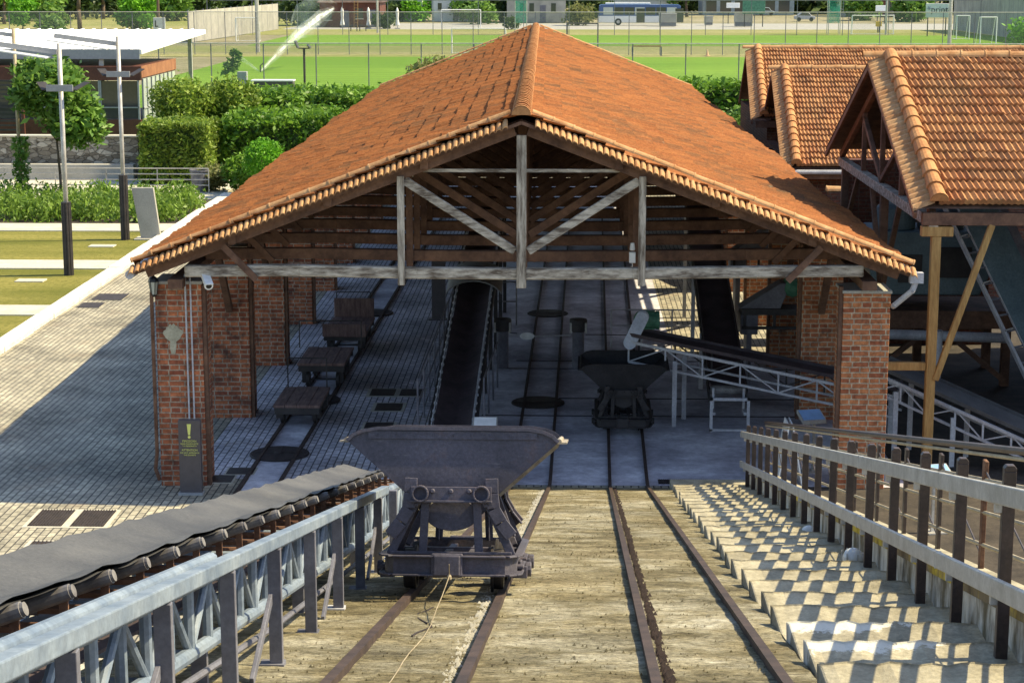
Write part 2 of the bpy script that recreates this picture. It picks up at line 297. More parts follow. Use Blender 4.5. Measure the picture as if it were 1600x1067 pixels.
# ------------------------------------------------------------------ mesh builder and object helpers
W = {}                                                # world position of the thing each object belongs to
class MB:
    def __init__(s): s.v, s.f, s.uv = [], [], None
    def add(s, vs, fs):
        o = len(s.v); s.v += [tuple(x) for x in vs]; s.f += [tuple(i+o for i in q) for q in fs]; return s
    def box(s, x0, x1, y0, y1, z0, z1):
        return s.add([(x, y, z) for x in (x0, x1) for y in (y0, y1) for z in (z0, z1)],
                     [(0, 1, 3, 2), (4, 6, 7, 5), (0, 4, 5, 1), (2, 3, 7, 6), (0, 2, 6, 4), (1, 5, 7, 3)])
    def cbox(s, c, sx, sy, sz): return s.box(c[0]-sx/2, c[0]+sx/2, c[1]-sy/2, c[1]+sy/2, c[2], c[2]+sz)
    def beam(s, a, b, wd, ht, upv=(0, 0, 1)):          # rectangular bar between two points
        a, b = Vector(a), Vector(b); t = (b-a).normalized(); u = Vector(upv)
        if abs(t.dot(u)) > .98: u = Vector((0, 1, 0))
        sd = t.cross(u).normalized(); u = sd.cross(t).normalized()
        q = [p + sd*(i*wd/2) + u*(j*ht/2) for p in (a, b) for i in (-1, 1) for j in (-1, 1)]
        return s.add(q, [(0, 1, 3, 2), (4, 6, 7, 5), (0, 4, 5, 1), (2, 3, 7, 6), (0, 2, 6, 4), (1, 5, 7, 3)])
    def tube(s, a, b, r, n=10, r2=None, caps=True):
        a, b = Vector(a), Vector(b); t = (b-a).normalized()
        u = Vector((0, 0, 1)) if abs(t.z) < .95 else Vector((1, 0, 0))
        x = t.cross(u).normalized(); y = t.cross(x).normalized(); r2 = r if r2 is None else r2
        q = [p + (x*math.cos(2*math.pi*k/n) + y*math.sin(2*math.pi*k/n))*rr for p, rr in ((a, r), (b, r2)) for k in range(n)]
        fs = [(k, (k+1) % n, n+(k+1) % n, n+k) for k in range(n)]
        if caps: fs += [tuple(range(n-1, -1, -1)), tuple(range(n, 2*n))]
        return s.add(q, fs)
    def path(s, pts, r, n=8):
        for a, b in zip(pts[:-1], pts[1:]):
            s.tube(a, b, r, n)
        return s
    def prism(s, poly, y0, y1):                        # xz outline pulled along y
        n = len(poly)
        return s.add([(x, y0, z) for x, z in poly] + [(x, y1, z) for x, z in poly],
                     [(k, (k+1) % n, n+(k+1) % n, n+k) for k in range(n)] + [tuple(range(n-1, -1, -1)), tuple(range(n, 2*n))])
    def lathe(s, c, prof, n=20, axis='z'):
        vs = []
        for r, h in prof:
            for k in range(n):
                a = 2*math.pi*k/n; p = (r*math.cos(a), r*math.sin(a), h)
                if axis == 'y': p = (p[0], p[2], p[1])
                if axis == 'x': p = (p[2], p[0], p[1])
                vs.append((c[0]+p[0], c[1]+p[1], c[2]+p[2]))
        m = len(prof)
        fs = [(i*n+k, i*n+(k+1) % n, (i+1)*n+(k+1) % n, (i+1)*n+k) for i in range(m-1) for k in range(n)]
        fs += [tuple(range(n-1, -1, -1)), tuple(range((m-1)*n, m*n))]
        return s.add(vs, fs)
    def quad(s, a, b, c, d): return s.add([a, b, c, d], [(0, 1, 2, 3)])
    def build(s, name, m, parent=None, local=False, bevel=0, smooth=False, base=None):
        me = bpy.data.meshes.new(name); v = np.array(s.v, dtype=float)
        o = bpy.data.objects.new(name, me); COL.objects.link(o)
        if parent is not None:
            o.parent = parent; W[o] = W.get(parent, Vector((0, 0, 0)))
            off = Vector((0, 0, 0)) if local else W[o]
        elif local: off = Vector((0, 0, 0)); W[o] = off
        else:
            lo, hi = v.min(0), v.max(0)
            off = Vector(base) if base else Vector(((lo[0]+hi[0])/2, (lo[1]+hi[1])/2, lo[2]))
            o.location = off; W[o] = off
        v = v - np.array(off)
        me.from_pydata(v.tolist(), [], s.f); me.update()
        if s.uv is not None:
            ul = me.uv_layers.new(name='UVMap'); fl = [c for q in s.uv for c in q]
            ul.data.foreach_set('uv', np.array(fl, dtype=np.float32).ravel())
        if smooth: me.polygons.foreach_set('use_smooth', [True]*len(me.polygons))
        if isinstance(m, str): m = MT[m]
        me.materials.append(m)
        if bevel:
            bm = o.modifiers.new('bevel', 'BEVEL'); bm.width = bevel; bm.segments = 2; bm.limit_method = 'ANGLE'; bm.angle_limit = R_(40)
        return o
def thing(name, label, cat, loc=(0, 0, 0), group=None, rot=(0, 0, 0)):
    o = bpy.data.objects.new(name, None); COL.objects.link(o); o.location = loc; o.rotation_euler = rot
    o.empty_display_size = .2
    W[o] = Vector(loc); o['label'] = label; o['category'] = cat
    if group: o['group'] = group
    return o
def tag(o, label, cat, group=None):
    o['label'] = label; o['category'] = cat
    if group: o['group'] = group
    return o
def struct(o): o['kind'] = 'structure'; return o
def stuff(o, label, cat): o['kind'] = 'stuff'; o['label'] = label; o['category'] = cat; return o
def copy_tree(o, loc, rot=None, label=None, group=None):
    kids = {}
    for x in COL.objects: kids.setdefault(x.parent, []).append(x)
    def rec(x, par):
        c = x.copy(); COL.objects.link(c)
        if par is not None: c.parent = par
        for k in kids.get(x, []): rec(k, c)
        return c
    c = rec(o, None); c.location = loc
    if rot: c.rotation_euler = rot
    if label: c['label'] = label
    if group: c['group'] = group
    return c
def text_part(name, body, size, loc, rot, m, parent, align='CENTER', depth=.002):
    cu = bpy.data.curves.new(name, 'FONT'); cu.body = body; cu.size = size; cu.align_x = align; cu.extrude = depth
    t = bpy.data.objects.new('tmp', cu); COL.objects.link(t)
    bpy.context.view_layer.update()
    me = bpy.data.meshes.new_from_object(t.evaluated_get(bpy.context.evaluated_depsgraph_get()))
    bpy.data.objects.remove(t)
    o = bpy.data.objects.new(name, me); COL.objects.link(o); o.parent = parent
    o.location = Vector(loc) - W[parent]; o.rotation_euler = rot; W[o] = W[parent]
    me.materials.clear(); me.materials.append(MT[m]); return o

# leaf clouds --------------------------------------------------------
def leaves(pts, size, jit=.35, upbias=.3):
    n = len(pts); p = np.asarray(pts)
    a = rng.normal(size=(n, 3)); a[:, 2] *= (1-upbias); a /= np.linalg.norm(a, axis=1)[:, None]
    b = rng.normal(size=(n, 3)); b -= (a*b).sum(1)[:, None]*a; b /= np.linalg.norm(b, axis=1)[:, None]
    sz = size*(1+jit*rng.normal(size=n)).clip(.4, 1.9)[:, None]
    v = np.stack([p-a*sz, p-b*sz*.42, p+a*sz, p+b*sz*.42], 1).reshape(-1, 3)
    f = np.arange(4*n).reshape(-1, 4)
    return v, f
def leaf_mb(pts, size, **k):
    m = MB(); v, f = leaves(pts, size, **k); m.v = v.tolist(); m.f = f.tolist(); return m
def lobes_pts(lobes, n, inner=.55):
    vol = np.array([l[3]**2 for l in lobes]); out = []
    for l, k in zip(lobes, (n*vol/vol.sum()).astype(int)):
        q = rng.normal(size=(k, 3)); q /= np.linalg.norm(q, axis=1)[:, None]
        rr = (inner + (1-inner)*rng.random(k)**.6)*(1+.12*rng.normal(size=k))
        out.append(np.array(l[:3]) + q*rr[:, None]*l[3]*np.array([1, 1, l[4] if len(l) > 4 else .85]))
    return np.concatenate(out)
def box_pts(x0, x1, y0, y1, z0, z1, n, bulge=.12, top=True):
    a = [(y1-y0)*(z1-z0), (y1-y0)*(z1-z0), (x1-x0)*(z1-z0), (x1-x0)*(z1-z0), (x1-x0)*(y1-y0)]
    w_ = np.array(a)/sum(a); out = []
    for side, k in enumerate((w_*n).astype(int)):
        u, v = rng.random(k), rng.random(k); dpt = bulge*rng.normal(size=k) - .05
        wave = .08*np.sin(u*9+side)*np.sin(v*7+2*side) + .06*np.sin(u*23+1)*np.sin(v*17)
        dd = dpt + wave
        if side == 0: q = np.stack([x0-dd, y0+u*(y1-y0), z0+v*(z1-z0)], 1)
        elif side == 1: q = np.stack([x1+dd, y0+u*(y1-y0), z0+v*(z1-z0)], 1)
        elif side == 2: q = np.stack([x0+u*(x1-x0), y0-dd, z0+v*(z1-z0)], 1)
        elif side == 3: q = np.stack([x0+u*(x1-x0), y1+dd, z0+v*(z1-z0)], 1)
        else: q = np.stack([x0+u*(x1-x0), y0+v*(y1-y0), z1+dd], 1)
        out.append(q)
    return np.concatenate(out)
def trunk_mb(x, y, z0, h, r, lean=0., limbs=4, spread=1.):
    m = MB(); p = [Vector((x+lean*t*h+.03*h*math.sin(3*t+x), y+.02*h*math.sin(4*t+y), z0+h*t)) for t in (0, .35, .7, 1.)]
    for i in range(3): m.tube(p[i], p[i+1], r*(1-.2*i), 8, r*(1-.2*(i+1)))
    for k in range(limbs):
        a = 2*math.pi*k/limbs + x; b = p[2] + (p[3]-p[2])*(.3*k/limbs)
        e = b + Vector((math.cos(a)*spread, math.sin(a)*spread, spread*1.1)); m.tube(b, e, r*.42, 6, r*.12)
    return m
def tree(name, label, x, y, h, cr, n, leaf, m='leaf_mid', tr=.16, th=.45, lob=7, z0=0., group=None, zs=.9, inner=.5, seed=None):
    rr = random.Random(seed if seed is not None else int(x*31+y*17))
    t = thing(name, label, 'tree', (x, y, z0), group)
    trunk_mb(x, y, z0, h*(th+.15), tr, rr.uniform(-.03, .03), 5, cr*.6).build('trunk', 'bark', t, smooth=True)
    L = [(x, y, z0+h*th+(h*(1-th))*.5, cr*.72, zs)]
    for k in range(lob):
        a = 2*math.pi*k/lob + rr.uniform(-.4, .4); q = cr*rr.uniform(.4, .68)
        L.append((x+q*math.cos(a), y+q*math.sin(a), z0+h*th+(h*(1-th))*rr.uniform(.15, .9), cr*rr.uniform(.3, .5), zs))
    leaf_mb(lobes_pts(L, n, inner), leaf).build('crown', m, t)
    return t

# ================================================================== SETTING
S, Y0 = .229, 29.2
def ZR(Y): return S*(Y0-Y)
def sheet(name, m, pts, z):
    b = MB(); b.add([(x, y, z) for x, y in pts], [tuple(range(len(pts)))]); return struct(b.build(name, m))
def rect(name, m, x0, x1, y0, y1, z): return sheet(name, m, [(x0, y0), (x1, y0), (x1, y1), (x0, y1)], z)
rect('ground', 'dirt', -450, 450, -60, 1100, -.06)
rect('playing_field', 'field', -30, 150, 77, 180, -.02)
rect('rough_grass', 'roughgrass', -90, 150, 180, 206, -.03)
rect('far_field', 'field', -34, 110, 206, 240, -.02)
rect('rough_verge', 'roughgrass', -120, 150, 240, 263, -.03)
rect('road', 'midgrey', -60, 130, 263, 292, -.03)
rect('paving', 'paving', -11.95, 3.4, 12, 78, 0)
rect('yard_floor', 'soil', 3.4, 40, 3, 78, -.004)
rect('shed_floor', 'floor', -2.15, 5.4, 29.35, 74, .006)
rect('lightened_shed_paving', 'paving_lit', -6.0, -2.15, 29.6, 74, .003)  # interior light put into the colour: lighter copy of the yard paving
rect('rear_paving', 'paving', 2.3, 5.45, 39.9, 74, .010)
rect('lawn', 'lawn', -60, -12.1, 20, 59.2, .0)
rect('planting_bed', 'soil', -60, -12.1, 60.6, 67.2, .0)
for y0_, y1_ in ((44.1, 45.4), (51.2, 52.7), (58.8, 60.5)):
    b = MB(); b.box(-60, -12.12, y0_, y1_, -.05, .035); struct(b.build('path', 'slab', bevel=.01))
b = MB(); b.box(-60, -12.4, 67.2, 74.2, -.05, .03); struct(b.build('path', 'slab'))
b = MB(); y = 20.
while y < 67:
    l = rnd.uniform(1.7, 2.6); j = rnd.uniform(-.02, .02)
    b.box(-12.3+j, -11.9+j, y, y+l-.03, -.05, .13+rnd.uniform(-.015, .015)); y += l
struct(b.build('kerb', 'kerb', bevel=.03))
# the sloping concrete ramp -----------------------------------------
XSL = lambda Y: 1.19+.0236*(Y-8.65)                 # left edge of the stairs
b = MB(); nx, ny = 44, 300; xs = np.linspace(0, 1, nx+1); ys = np.linspace(-3, 29.2, ny+1)
for j in range(ny+1):
    for i in range(nx+1):
        xl_ = -2.3+.018*(ys[j]-8.4); X_ = xl_+(XSL(ys[j])-xl_)*xs[i]; e = (.006*math.sin(X_*7+ys[j]*3)*math.sin(ys[j]*5.3+X_) + rnd.uniform(-.004, .004)) if 0 < j < ny else 0
        b.v.append((X_, ys[j], ZR(ys[j])+e+.01))
b.f = [(j*(nx+1)+i, j*(nx+1)+i+1, (j+1)*(nx+1)+i+1, (j+1)*(nx+1)+i) for j in range(ny) for i in range(nx)]
n0 = len(b.v)
for fx in (lambda y: -2.3+.018*(y-8.4), XSL):
    b.add([(fx(-3), -3, -.05), (fx(-3), -3, ZR(-3)+.01), (fx(29.2), 29.2, .01), (fx(29.2), 29.2, -.05)], [(0, 1, 2, 3)])
struct(b.build('ramp', 'ramp'))
# concrete strip between the rails of the yard track, oddly coloured paving pads
rect('dry_slope', 'roughgrass', -200, gz(440, 46).x, 240.5, 420, -.025)
sheet('track_strip', 'floor', [(-5.05, 28.3), (-4.5, 28.3), (-4.02, 66), (-4.57, 66)], .006)

# ================================================================== TRACKS
def track(label, segs, gauge=.6, group='narrow gauge tracks'):
    t = thing('railway_track', label, 'track', (segs[0][0], segs[0][1], segs[0][2]), group)
    for sx in (-1, 1):
        m = MB()
        for a, c in zip(segs[:-1], segs[1:]):
            p, q = Vector((a[0]+sx*gauge/2, a[1], a[2])), Vector((c[0]+sx*gauge/2, c[1], c[2]))
            m.beam(p+Vector((0, 0, .012)), q+Vector((0, 0, .012)), .05, .055)
        m.build('rail', 'rail', t)
    return t
XL = lambda Y: -.75+.0112*(Y-8.4)
XR = lambda Y: .72+.0145*(Y-8.4)
def rseg(fx): return [(fx(y), y, ZR(y)+.012) for y in (-2, 8, 16, 24, 28.9)] + [(fx(y), y, .015) for y in (29.6, 40, 52, 66)]
track('left track of the ramp, carrying the near steel tip wagon', rseg(XL))
track('right track of the ramp, leading to the dark tip wagon inside the shed', rseg(XR), .59)
track('track along the brick pillars, with three flat carts standing on it', [(-4.80, 28.2, .015), (-4.45, 54, .015), (-4.28, 66, .015)], .58)
m = MB()
for k in range(2600):
    y = 29-21*rnd.random()**.8*1.05; x = XR(y)-.30+.055+abs(rnd.gauss(0, .017)); r_ = rnd.uniform(.006, .017); z = ZR(y)+.02
    if y < 7: continue
    m.add([(x-r_, y-r_, z-.01), (x+r_, y-r_*.6, z-.01), (x+r_*.7, y+r_, z-.01), (x-r_*.8, y+r_, z-.01), (x, y, z+r_)], [(0, 1, 4), (1, 2, 4), (2, 3, 4), (3, 0, 4)])
stuff(m.build('gravel', 'rail'), 'loose dark gravel along the inner rail of the right ramp track', 'gravel')
m = MB()
for k in range(1500):
    y = 28-20*rnd.random(); x = XL(y)+.30-.06-abs(rnd.gauss(0, .03)); r_ = rnd.uniform(.006, .02); z = ZR(y)+.012
    m.add([(x-r_, y-r_, z-.01), (x+r_, y-r_*.6, z-.01), (x+r_*.7, y+r_, z-.01), (x-r_*.8, y+r_, z-.01), (x, y, z+r_*.7)], [(0, 1, 4), (1, 2, 4), (2, 3, 4), (3, 0, 4)])
stuff(m.build('concrete_rubble', 'slab'), 'pale crumbled concrete along the rail of the left ramp track', 'rubble')
m = MB()
for k in range(2600):
    y = 7.5+21*rnd.random()**1.6; x = rnd.uniform(-1.45, 1.15); r_ = rnd.uniform(.003, .012)*(1 if rnd.random() < .93 else 1.8); z = ZR(y)+.014
    m.add([(x-r_, y-r_, z-.01), (x+r_, y-r_*.6, z-.01), (x+r_*.7, y+r_, z-.01), (x-r_*.8, y+r_, z-.01), (x+r_*.2, y, z+r_*.8)], [(0, 1, 4), (1, 2, 4), (2, 3, 4), (3, 0, 4)])
stuff(m.build('ramp_grit', 'ramp'), 'loose grit and small stones scattered over the concrete ramp', 'grit')
def disc(name, label, x, y, r, m='drain', group='turntable plates', z=.012):
    b = MB(); b.lathe((x, y, z), [(r*1.0, 0), (r, .018), (r*.97, .026), (r*.2, .03), (r*.08, .045)], 36)
    for k in range(2): b.beam((x-r*.9, y, z+.03), (x+r*.9, y, z+.03), .02, .012) if k == 0 else b.beam((x, y-r*.9, z+.0295), (x, y+r*.9, z+.0295), .02, .011)
    return tag(b.build(name, m), label, 'turntable', group)
disc('turntable', 'round iron turntable on the pillar-side track nearest the warning sign', -4.77, 31.15, .50)
disc('turntable', 'round iron turntable between the first and second flat carts', -4.72, 35.25, .50)
disc('turntable', 'round iron turntable behind the cart with upright boards', -4.55, 44.6, .50)
disc('turntable', 'round iron turntable on the middle track, left of the dark tip wagon', -.49, 35.15, .50)
disc('turntable', 'round iron turntable on the middle track beyond the two bollards', -.40, 44.65, .48)
# steel cross joints in the floor
for y, l in ((34.1, (-1.5, 4.6)), (35.55, (-.1, 4.8)), (38.3, (-1.2, 4.8)), (39.1, (-1., 4.6))):
    b = MB(); b.box(l[0], l[1], y, y+.045, .004, .016); tag(b.build('floor_strip', 'drain'), 'thin dark iron strip across the shed floor at %s' % {34.1: 'the near side of the dark tip wagon', 35.55: 'the near turntable of the middle track', 38.3: 'the feet of the bollards', 39.1: 'just beyond the bollard feet'}[y], 'floor strip', 'iron strips in the floor')

# drains and covers --------------------------------------------------
def cover(label, x0, x1, y0, y1, rim=.05, slots=0, name='drain_cover', group='iron covers', z=.002):
    t = thing(name, label, 'drain cover', ((x0+x1)/2, (y0+y1)/2, z), group)
    b = MB(); b.box(x0-rim, x1+rim, y0-rim, y1+rim, z-.02, z+.006); b.build('rim', 'slab', t)
    b = MB()
    if slots:
        b.box(x0, x1, y0, y1, z+.007, z+.009)
        n = slots
        for k in range(n):
            x = x0+(x1-x0)*(k+.5)/n; b.box(x-.006, x+.006, y0, y1, z+.01, z+.024)
        b.build('grate', 'drain', t)
    else:
        b.box(x0, x1, y0, y1, z+.007, z+.013); b.build('lid', 'drain', t)
    return t
cover('iron grate with a twin frame in the sunny paving, right half', -7.22, -6.72, 26.85, 27.7, .06, 12, 'drain_grate', 'paving grates')
cover('iron grate with a twin frame in the sunny paving, left half', -7.85, -7.34, 26.85, 27.7, .06, 12, 'drain_grate', 'paving grates')
cover('iron grate half hidden behind the near conveyor belt', -7.55, -6.5, 24.6, 26.1, .06, 18, 'drain_grate', 'paving grates')
cover('dark cover by the pillar foot, nearer of the two', -5.70, -5.28, 29.35, 29.78, .03)
cover('dark cover by the pillar foot, further of the two', -5.45, -5.02, 29.86, 30.25, .03)
cover('dark floor cover right of the carts, left of a side-by-side pair', -3.72, -3.25, 35.7, 36.3, .07)
cover('dark floor cover beside the railing, right of a side-by-side pair', -3.15, -2.72, 35.7, 36.3, .05)
cover('single dark floor cover in front of the side-by-side pair', -3.5, -3.02, 34.45, 35.05, .07)
cover('dark floor cover partly hidden by the rim of the near tip wagon', -3.55, -3.05, 33.05, 33.5, .05)
cover('dark cover in the sunny paving beside the white kerb, left half', -11.75, -11.2, 45.2, 45.9, .0)
cover('dark cover in the sunny paving beside the white kerb, upper half', -11.65, -10.9, 46.3, 47.2, .0)
b = MB(); b.box(1.5, 3.05, 29.45, 29.72, .0, .012)
for k in range(46): b.box(1.52+k*.0335, 1.535+k*.0335, 29.47, 29.70, .012, .022)
tag(b.build('slot_drain', 'drain'), 'long slotted iron drain across the foot of the stairs', 'drain')

# ================================================================== OPEN SHED
def tiled(A, B, C, D, rows, ncol, sub, amp, step, ribs=1, jit=.005, sag=0., flip=False):
    A, B, C, D = (np.array(p, float) for p in (A, B, C, D)); n = ncol*sub
    N = np.cross(B-A, D-A); N /= np.linalg.norm(N); N = -N if N[2] < 0 else N
    u = np.arange(n+1)/n; ph = (np.arange(n+1) % sub)/sub
    wv = amp*np.cos(2*np.pi*ph*ribs); m = MB(); m.uv = []
    P = lambda uu, v: ((A[None]*(1-uu)[:, None] + B[None]*uu[:, None])*(1-v) + (D[None]*(1-uu)[:, None] + C[None]*uu[:, None])*v)
    L1, L2 = np.linalg.norm(B-A), np.linalg.norm(D-A)
    for i in range(rows):
        tj = np.repeat(rng.normal(size=ncol)*jit, sub); tj = np.append(tj, tj[-1]); rj = rng.normal()*.12/rows*.35
        v0, v1 = max(0, i/rows+rj*(i > 0)), (i+1.12)/rows if i < rows-1 else 1.
        sg = lambda v: sag*(np.sin(u*L1*.5+v*3)*.5+np.sin(u*L1*1.13+v*7+1)*.35+np.sin(u*L1*2.3+v*11)*.2)
        r0 = P(u, v0)+N*(wv*.5-.03+sg(v0))[:, None]; r1 = P(u, v0)+N*(wv+step+tj+sg(v0))[:, None]; r2 = P(u, v1)+N*(wv*.9+tj*.3+sg(v1))[:, None]
        o = len(m.v); m.v += r0.tolist()+r1.tolist()+r2.tolist(); K = n+1
        for k in range(n):
            c = (k//sub+.5)
            m.f += [(o+k, o+k+1, o+K+k+1, o+K+k), (o+K+k, o+K+k+1, o+2*K+k+1, o+2*K+k)]
            m.uv += [[(c, i+.5)]*4]*2
    return m
def barrels(m, p0, p1, n, r0, r1, upv=(0, 0, 1), seg=9, collar=True, lift=0.):
    p0, p1 = Vector(p0), Vector(p1); t = (p1-p0)/n; td = t.normalized(); x = td.cross(Vector(upv)).normalized(); y = x.cross(td).normalized()
    for k in range(n):
        a = p0+t*k+y*(lift+rnd.uniform(-.004, .006)); c = a+t*1.08+x*rnd.uniform(-.008, .008)
        prof = [(a, r0), (a+t*.07, r0*1.03)] + ([(a+t*.075, r0*.93)] if collar else []) + [(c, r1)]
        vs = [p+x*(math.cos(g)*rr)+y*(math.sin(g)*rr) for p, rr in prof for g in [math.pi*(q/(seg-1)) for q in range(seg)]]
        fs = [(i*seg+q, i*seg+q+1, (i+1)*seg+q+1, (i+1)*seg+q) for i in range(len(prof)-1) for q in range(seg-1)]
        vs += [p-y*.02 for p in vs[:seg]]; b0 = len(vs)-seg
        fs += [(q, q+1, b0+q+1, b0+q) for q in range(seg-1)] + [tuple(range(seg))]
        m.add(vs, fs)
    return m
SH = thing('open_shed', 'long open brick-pillared shed under a weathered orange tiled gable roof', 'shed', (-.66, 28.8, 0), None, (0, 0, R_(.62)))
HE, ZE, ZRI, LEN = 5.88, 3.57, 5.86, 45.3
tiled((-HE, 0, ZE), (-HE, LEN, ZE), (0, LEN, ZRI), (0, 0, ZRI), 19, 216, 6, .017, .055, 2, .010, .045).build('roof_slope', 'tile', SH, True)
tiled((HE, LEN, ZE), (HE, 0, ZE), (0, 0, ZRI), (0, LEN, ZRI), 19, 216, 6, .017, .055, 2, .010, .045).build('roof_slope', 'tile', SH, True)
b = MB()
for s in (-1, 1):                                      # boarded underside, so the roof is solid from below
    b.add([(s*HE, .05, ZE-.07), (s*HE, LEN, ZE-.07), (0, LEN, ZRI-.07), (0, .05, ZRI-.07)], [(0, 1, 2, 3)])
b.build('roof_boards', 'wood', SH, True)
barrels(MB(), (0, -.1, ZRI+.0), (0, LEN, ZRI+.0), 112, .145, .12, seg=11).build('ridge_tiles', 'tile_cap', SH, True, smooth=False)
for s in (-1, 1):
    for y_, nm in ((.12, 'front'), (LEN-.1, 'back')):
        m = barrels(MB(), (s*(HE+.05), y_, ZE-.01), (s*.16, y_, ZRI-.03), 19, .072, .060, seg=9, lift=.045); m.build('verge_tiles', 'tile_verge', SH, True)
    m = MB(); sl_ = (ZRI-ZE)/HE                        # tile ends hanging over the front gable
    n_ = 62
    for k in range(n_):
        x = s*(.2+(HE-.1)*(k+.5)/n_); z = ZRI-abs(x)*sl_; dx_ = .05
        a = Vector((x, .04, z+.01)); c = Vector((x, -.13, z-.085+rnd.uniform(-.008, .008)))
        t_ = Vector((s*1, 0, -sl_)).normalized(); nn = Vector((0, -.35, .9)).normalized()
        prof = [-.046, -.034, -.014, .014, .034, .046]; hh = [-.016, .008, .022, .022, .008, -.016]
        vs = [p+t_*q+nn*h_ for p in (a, c) for q, h_ in zip(prof, hh)] + [c+t_*q+nn*(h_-.018) for q, h_ in zip(prof, hh)]
        m.add(vs, [(i, i+1, 7+i, 6+i) for i in range(5)] + [(6+i, 7+i, 13+i, 12+i) for i in range(5)])
    m.build('tile_ends', 'tile_verge', SH, True)
    m = MB(); m.beam((s*HE, .02, ZE-.115), (0, .02, ZRI-.115), .06, .05); m.build('verge_board', 'wood', SH, True)
def pillar(s, k):
    y = .42+4.67*k; m = MB(); x0, x1 = (4.96, 5.68)
    h = 3.14 if k else (3.22 if s < 0 else 3.1)
    m.box(min(s*x0, s*x1), max(s*x0, s*x1), y, y+.72, -.02, h)
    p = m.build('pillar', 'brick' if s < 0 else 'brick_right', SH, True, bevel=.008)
    m = MB(); m.box(min(s*4.90, s*4.955), max(s*4.90, s*4.955), y+.03, y+.15, 0, 3.2); m.build('timber_stanchion', 'wood', p, True)
    if k == 0:
        m = MB(); m.box(min(s*x0, s*x1)-.02, max(s*x0, s*x1)+.02, y-.02, y+.74, h, h+.05); m.build('capping', 'midgrey', p, True, bevel=.01)
    m = MB(); m.beam((s*5.3, y-.03, 2.0), (s*5.3, y-1.05, 3.12), .11, .13); m.build('knee_brace', 'wood', p, True) if k else None
    return p
for k in range(10):
    for s in (-1, 1): pillar(s, k)
for s in (-1, 1):
    m = MB(); m.box(s*5.3-.11, s*5.3+.11, .1, LEN-.2, 3.20, 3.34); m.build('wall_plate', 'wood', SH, True)
    for q in (.25, .5, .75):
        x = s*HE*(1-q); z = ZE+(ZRI-ZE)*q-.18; m = MB(); m.box(x-.06, x+.06, .1, LEN-.1, z-.07, z+.07); m.build('purlin', 'wood', SH, True)
def truss(y, front):
    g, gv = ('wood_grey', 'wood_greyv') if front else ('wood', 'wood')
    t = MB(); pts = [(-5.15, 3.46), (-3.4, 3.475), (-1.6, 3.44), (0, 3.43), (1.7, 3.44), (3.6, 3.47), (5.2, 3.49)]
    for a, c in zip(pts[:-1], pts[1:]): t.beam((a[0]-.01, y, a[1]), (c[0]+.01, y, c[1]), .15, .18)
    R = t.build('truss', g, SH, True, bevel=.025)
    for s in (-1, 1):
        m = MB(); m.beam((s*5.75, y, 3.44), (s*.1, y, 5.62), .13, .17); m.build('rafter', 'wood', R, True, bevel=.01)
        m = MB(); m.box(s*1.83-.055, s*1.83+.055, y-.12, y-.082, 3.26, 4.93); m.build('queen_post', gv, R, True, bevel=.008)
        m = MB(); m.beam((s*.10, y-.02, 3.78), (s*1.78, y-.02, 4.86), .09, .13); m.build('strut', g, R, True, bevel=.01)
        m = MB(); m.beam((s*4.05, y-.10, 3.34), (s*4.55, y-.10, 3.86), .04, .10); m.build('gusset', 'wood', R, True)
    m = MB(); m.box(-.075, .075, y-.115, y-.085, 3.22, 5.55); m.box(-.055, .055, y-.08, y+.06, 3.62, 5.5); m.build('king_post', gv, R, True, bevel=.008)
    if front:
        m = MB(); m.beam((-1.5, y+.06, 5.0), (1.5, y+.06, 5.0), .05, .05); m.build('collar', 'wood_grey', R, True)
truss(.22, True)
for k in range(1, 25): truss(.22+1.83*k, False)
# gutter and downpipes on the shed
m = MB(); m.tube((5.98, .1, 3.43), (5.98, LEN, 3.4), .07, 10); m.build('gutter', 'lightsteel', SH, True)
m = MB(); m.cbox((6.0, .12, 3.32), .2, .14, .16); m.path([(6.0, .12, 3.34), (5.95, .12, 3.2), (5.73, .3, 2.95), (5.73, .45, 2.9)], .045); m.build('downpipe', 'lightsteel', SH, True)
m = MB(); m.tube((-5.98, .05, 3.42), (-5.98, LEN, 3.42), .07, 10); m.build('gutter', 'lightsteel', SH, True)
m = MB(); m.path([(-5.72, .36, 3.1), (-5.72, .36, .55), (-5.75, .34, .3), (-5.68, .3, .12)], .03, 8); m.build('downpipe', 'rust', SH, True)
for x in (-5.2, -5.12):
    m = MB(); m.path([(x, .39, 1.0), (x, .39, 3.36), (x+.05, .36, 3.47), (x+.5, .34, 3.52)], .014, 6); m.build('conduit', 'lightsteel', SH, True)
m = MB(); rr = [((.06 if math.sin(a) < -.3 else .13)*math.cos(a)*(1+.2*math.sin(5*a)+rnd.uniform(-.15, .15)), (.17 if math.sin(a) > 0 else .30)*math.sin(a)*(1+rnd.uniform(-.12, .12))) for a in [2*math.pi*k/34 for k in range(34)]]
m.prism([(-5.42+x, 2.42+z) for x, z in rr], .414, .4215); m.build('plaster_patch', 'patina', SH, True)

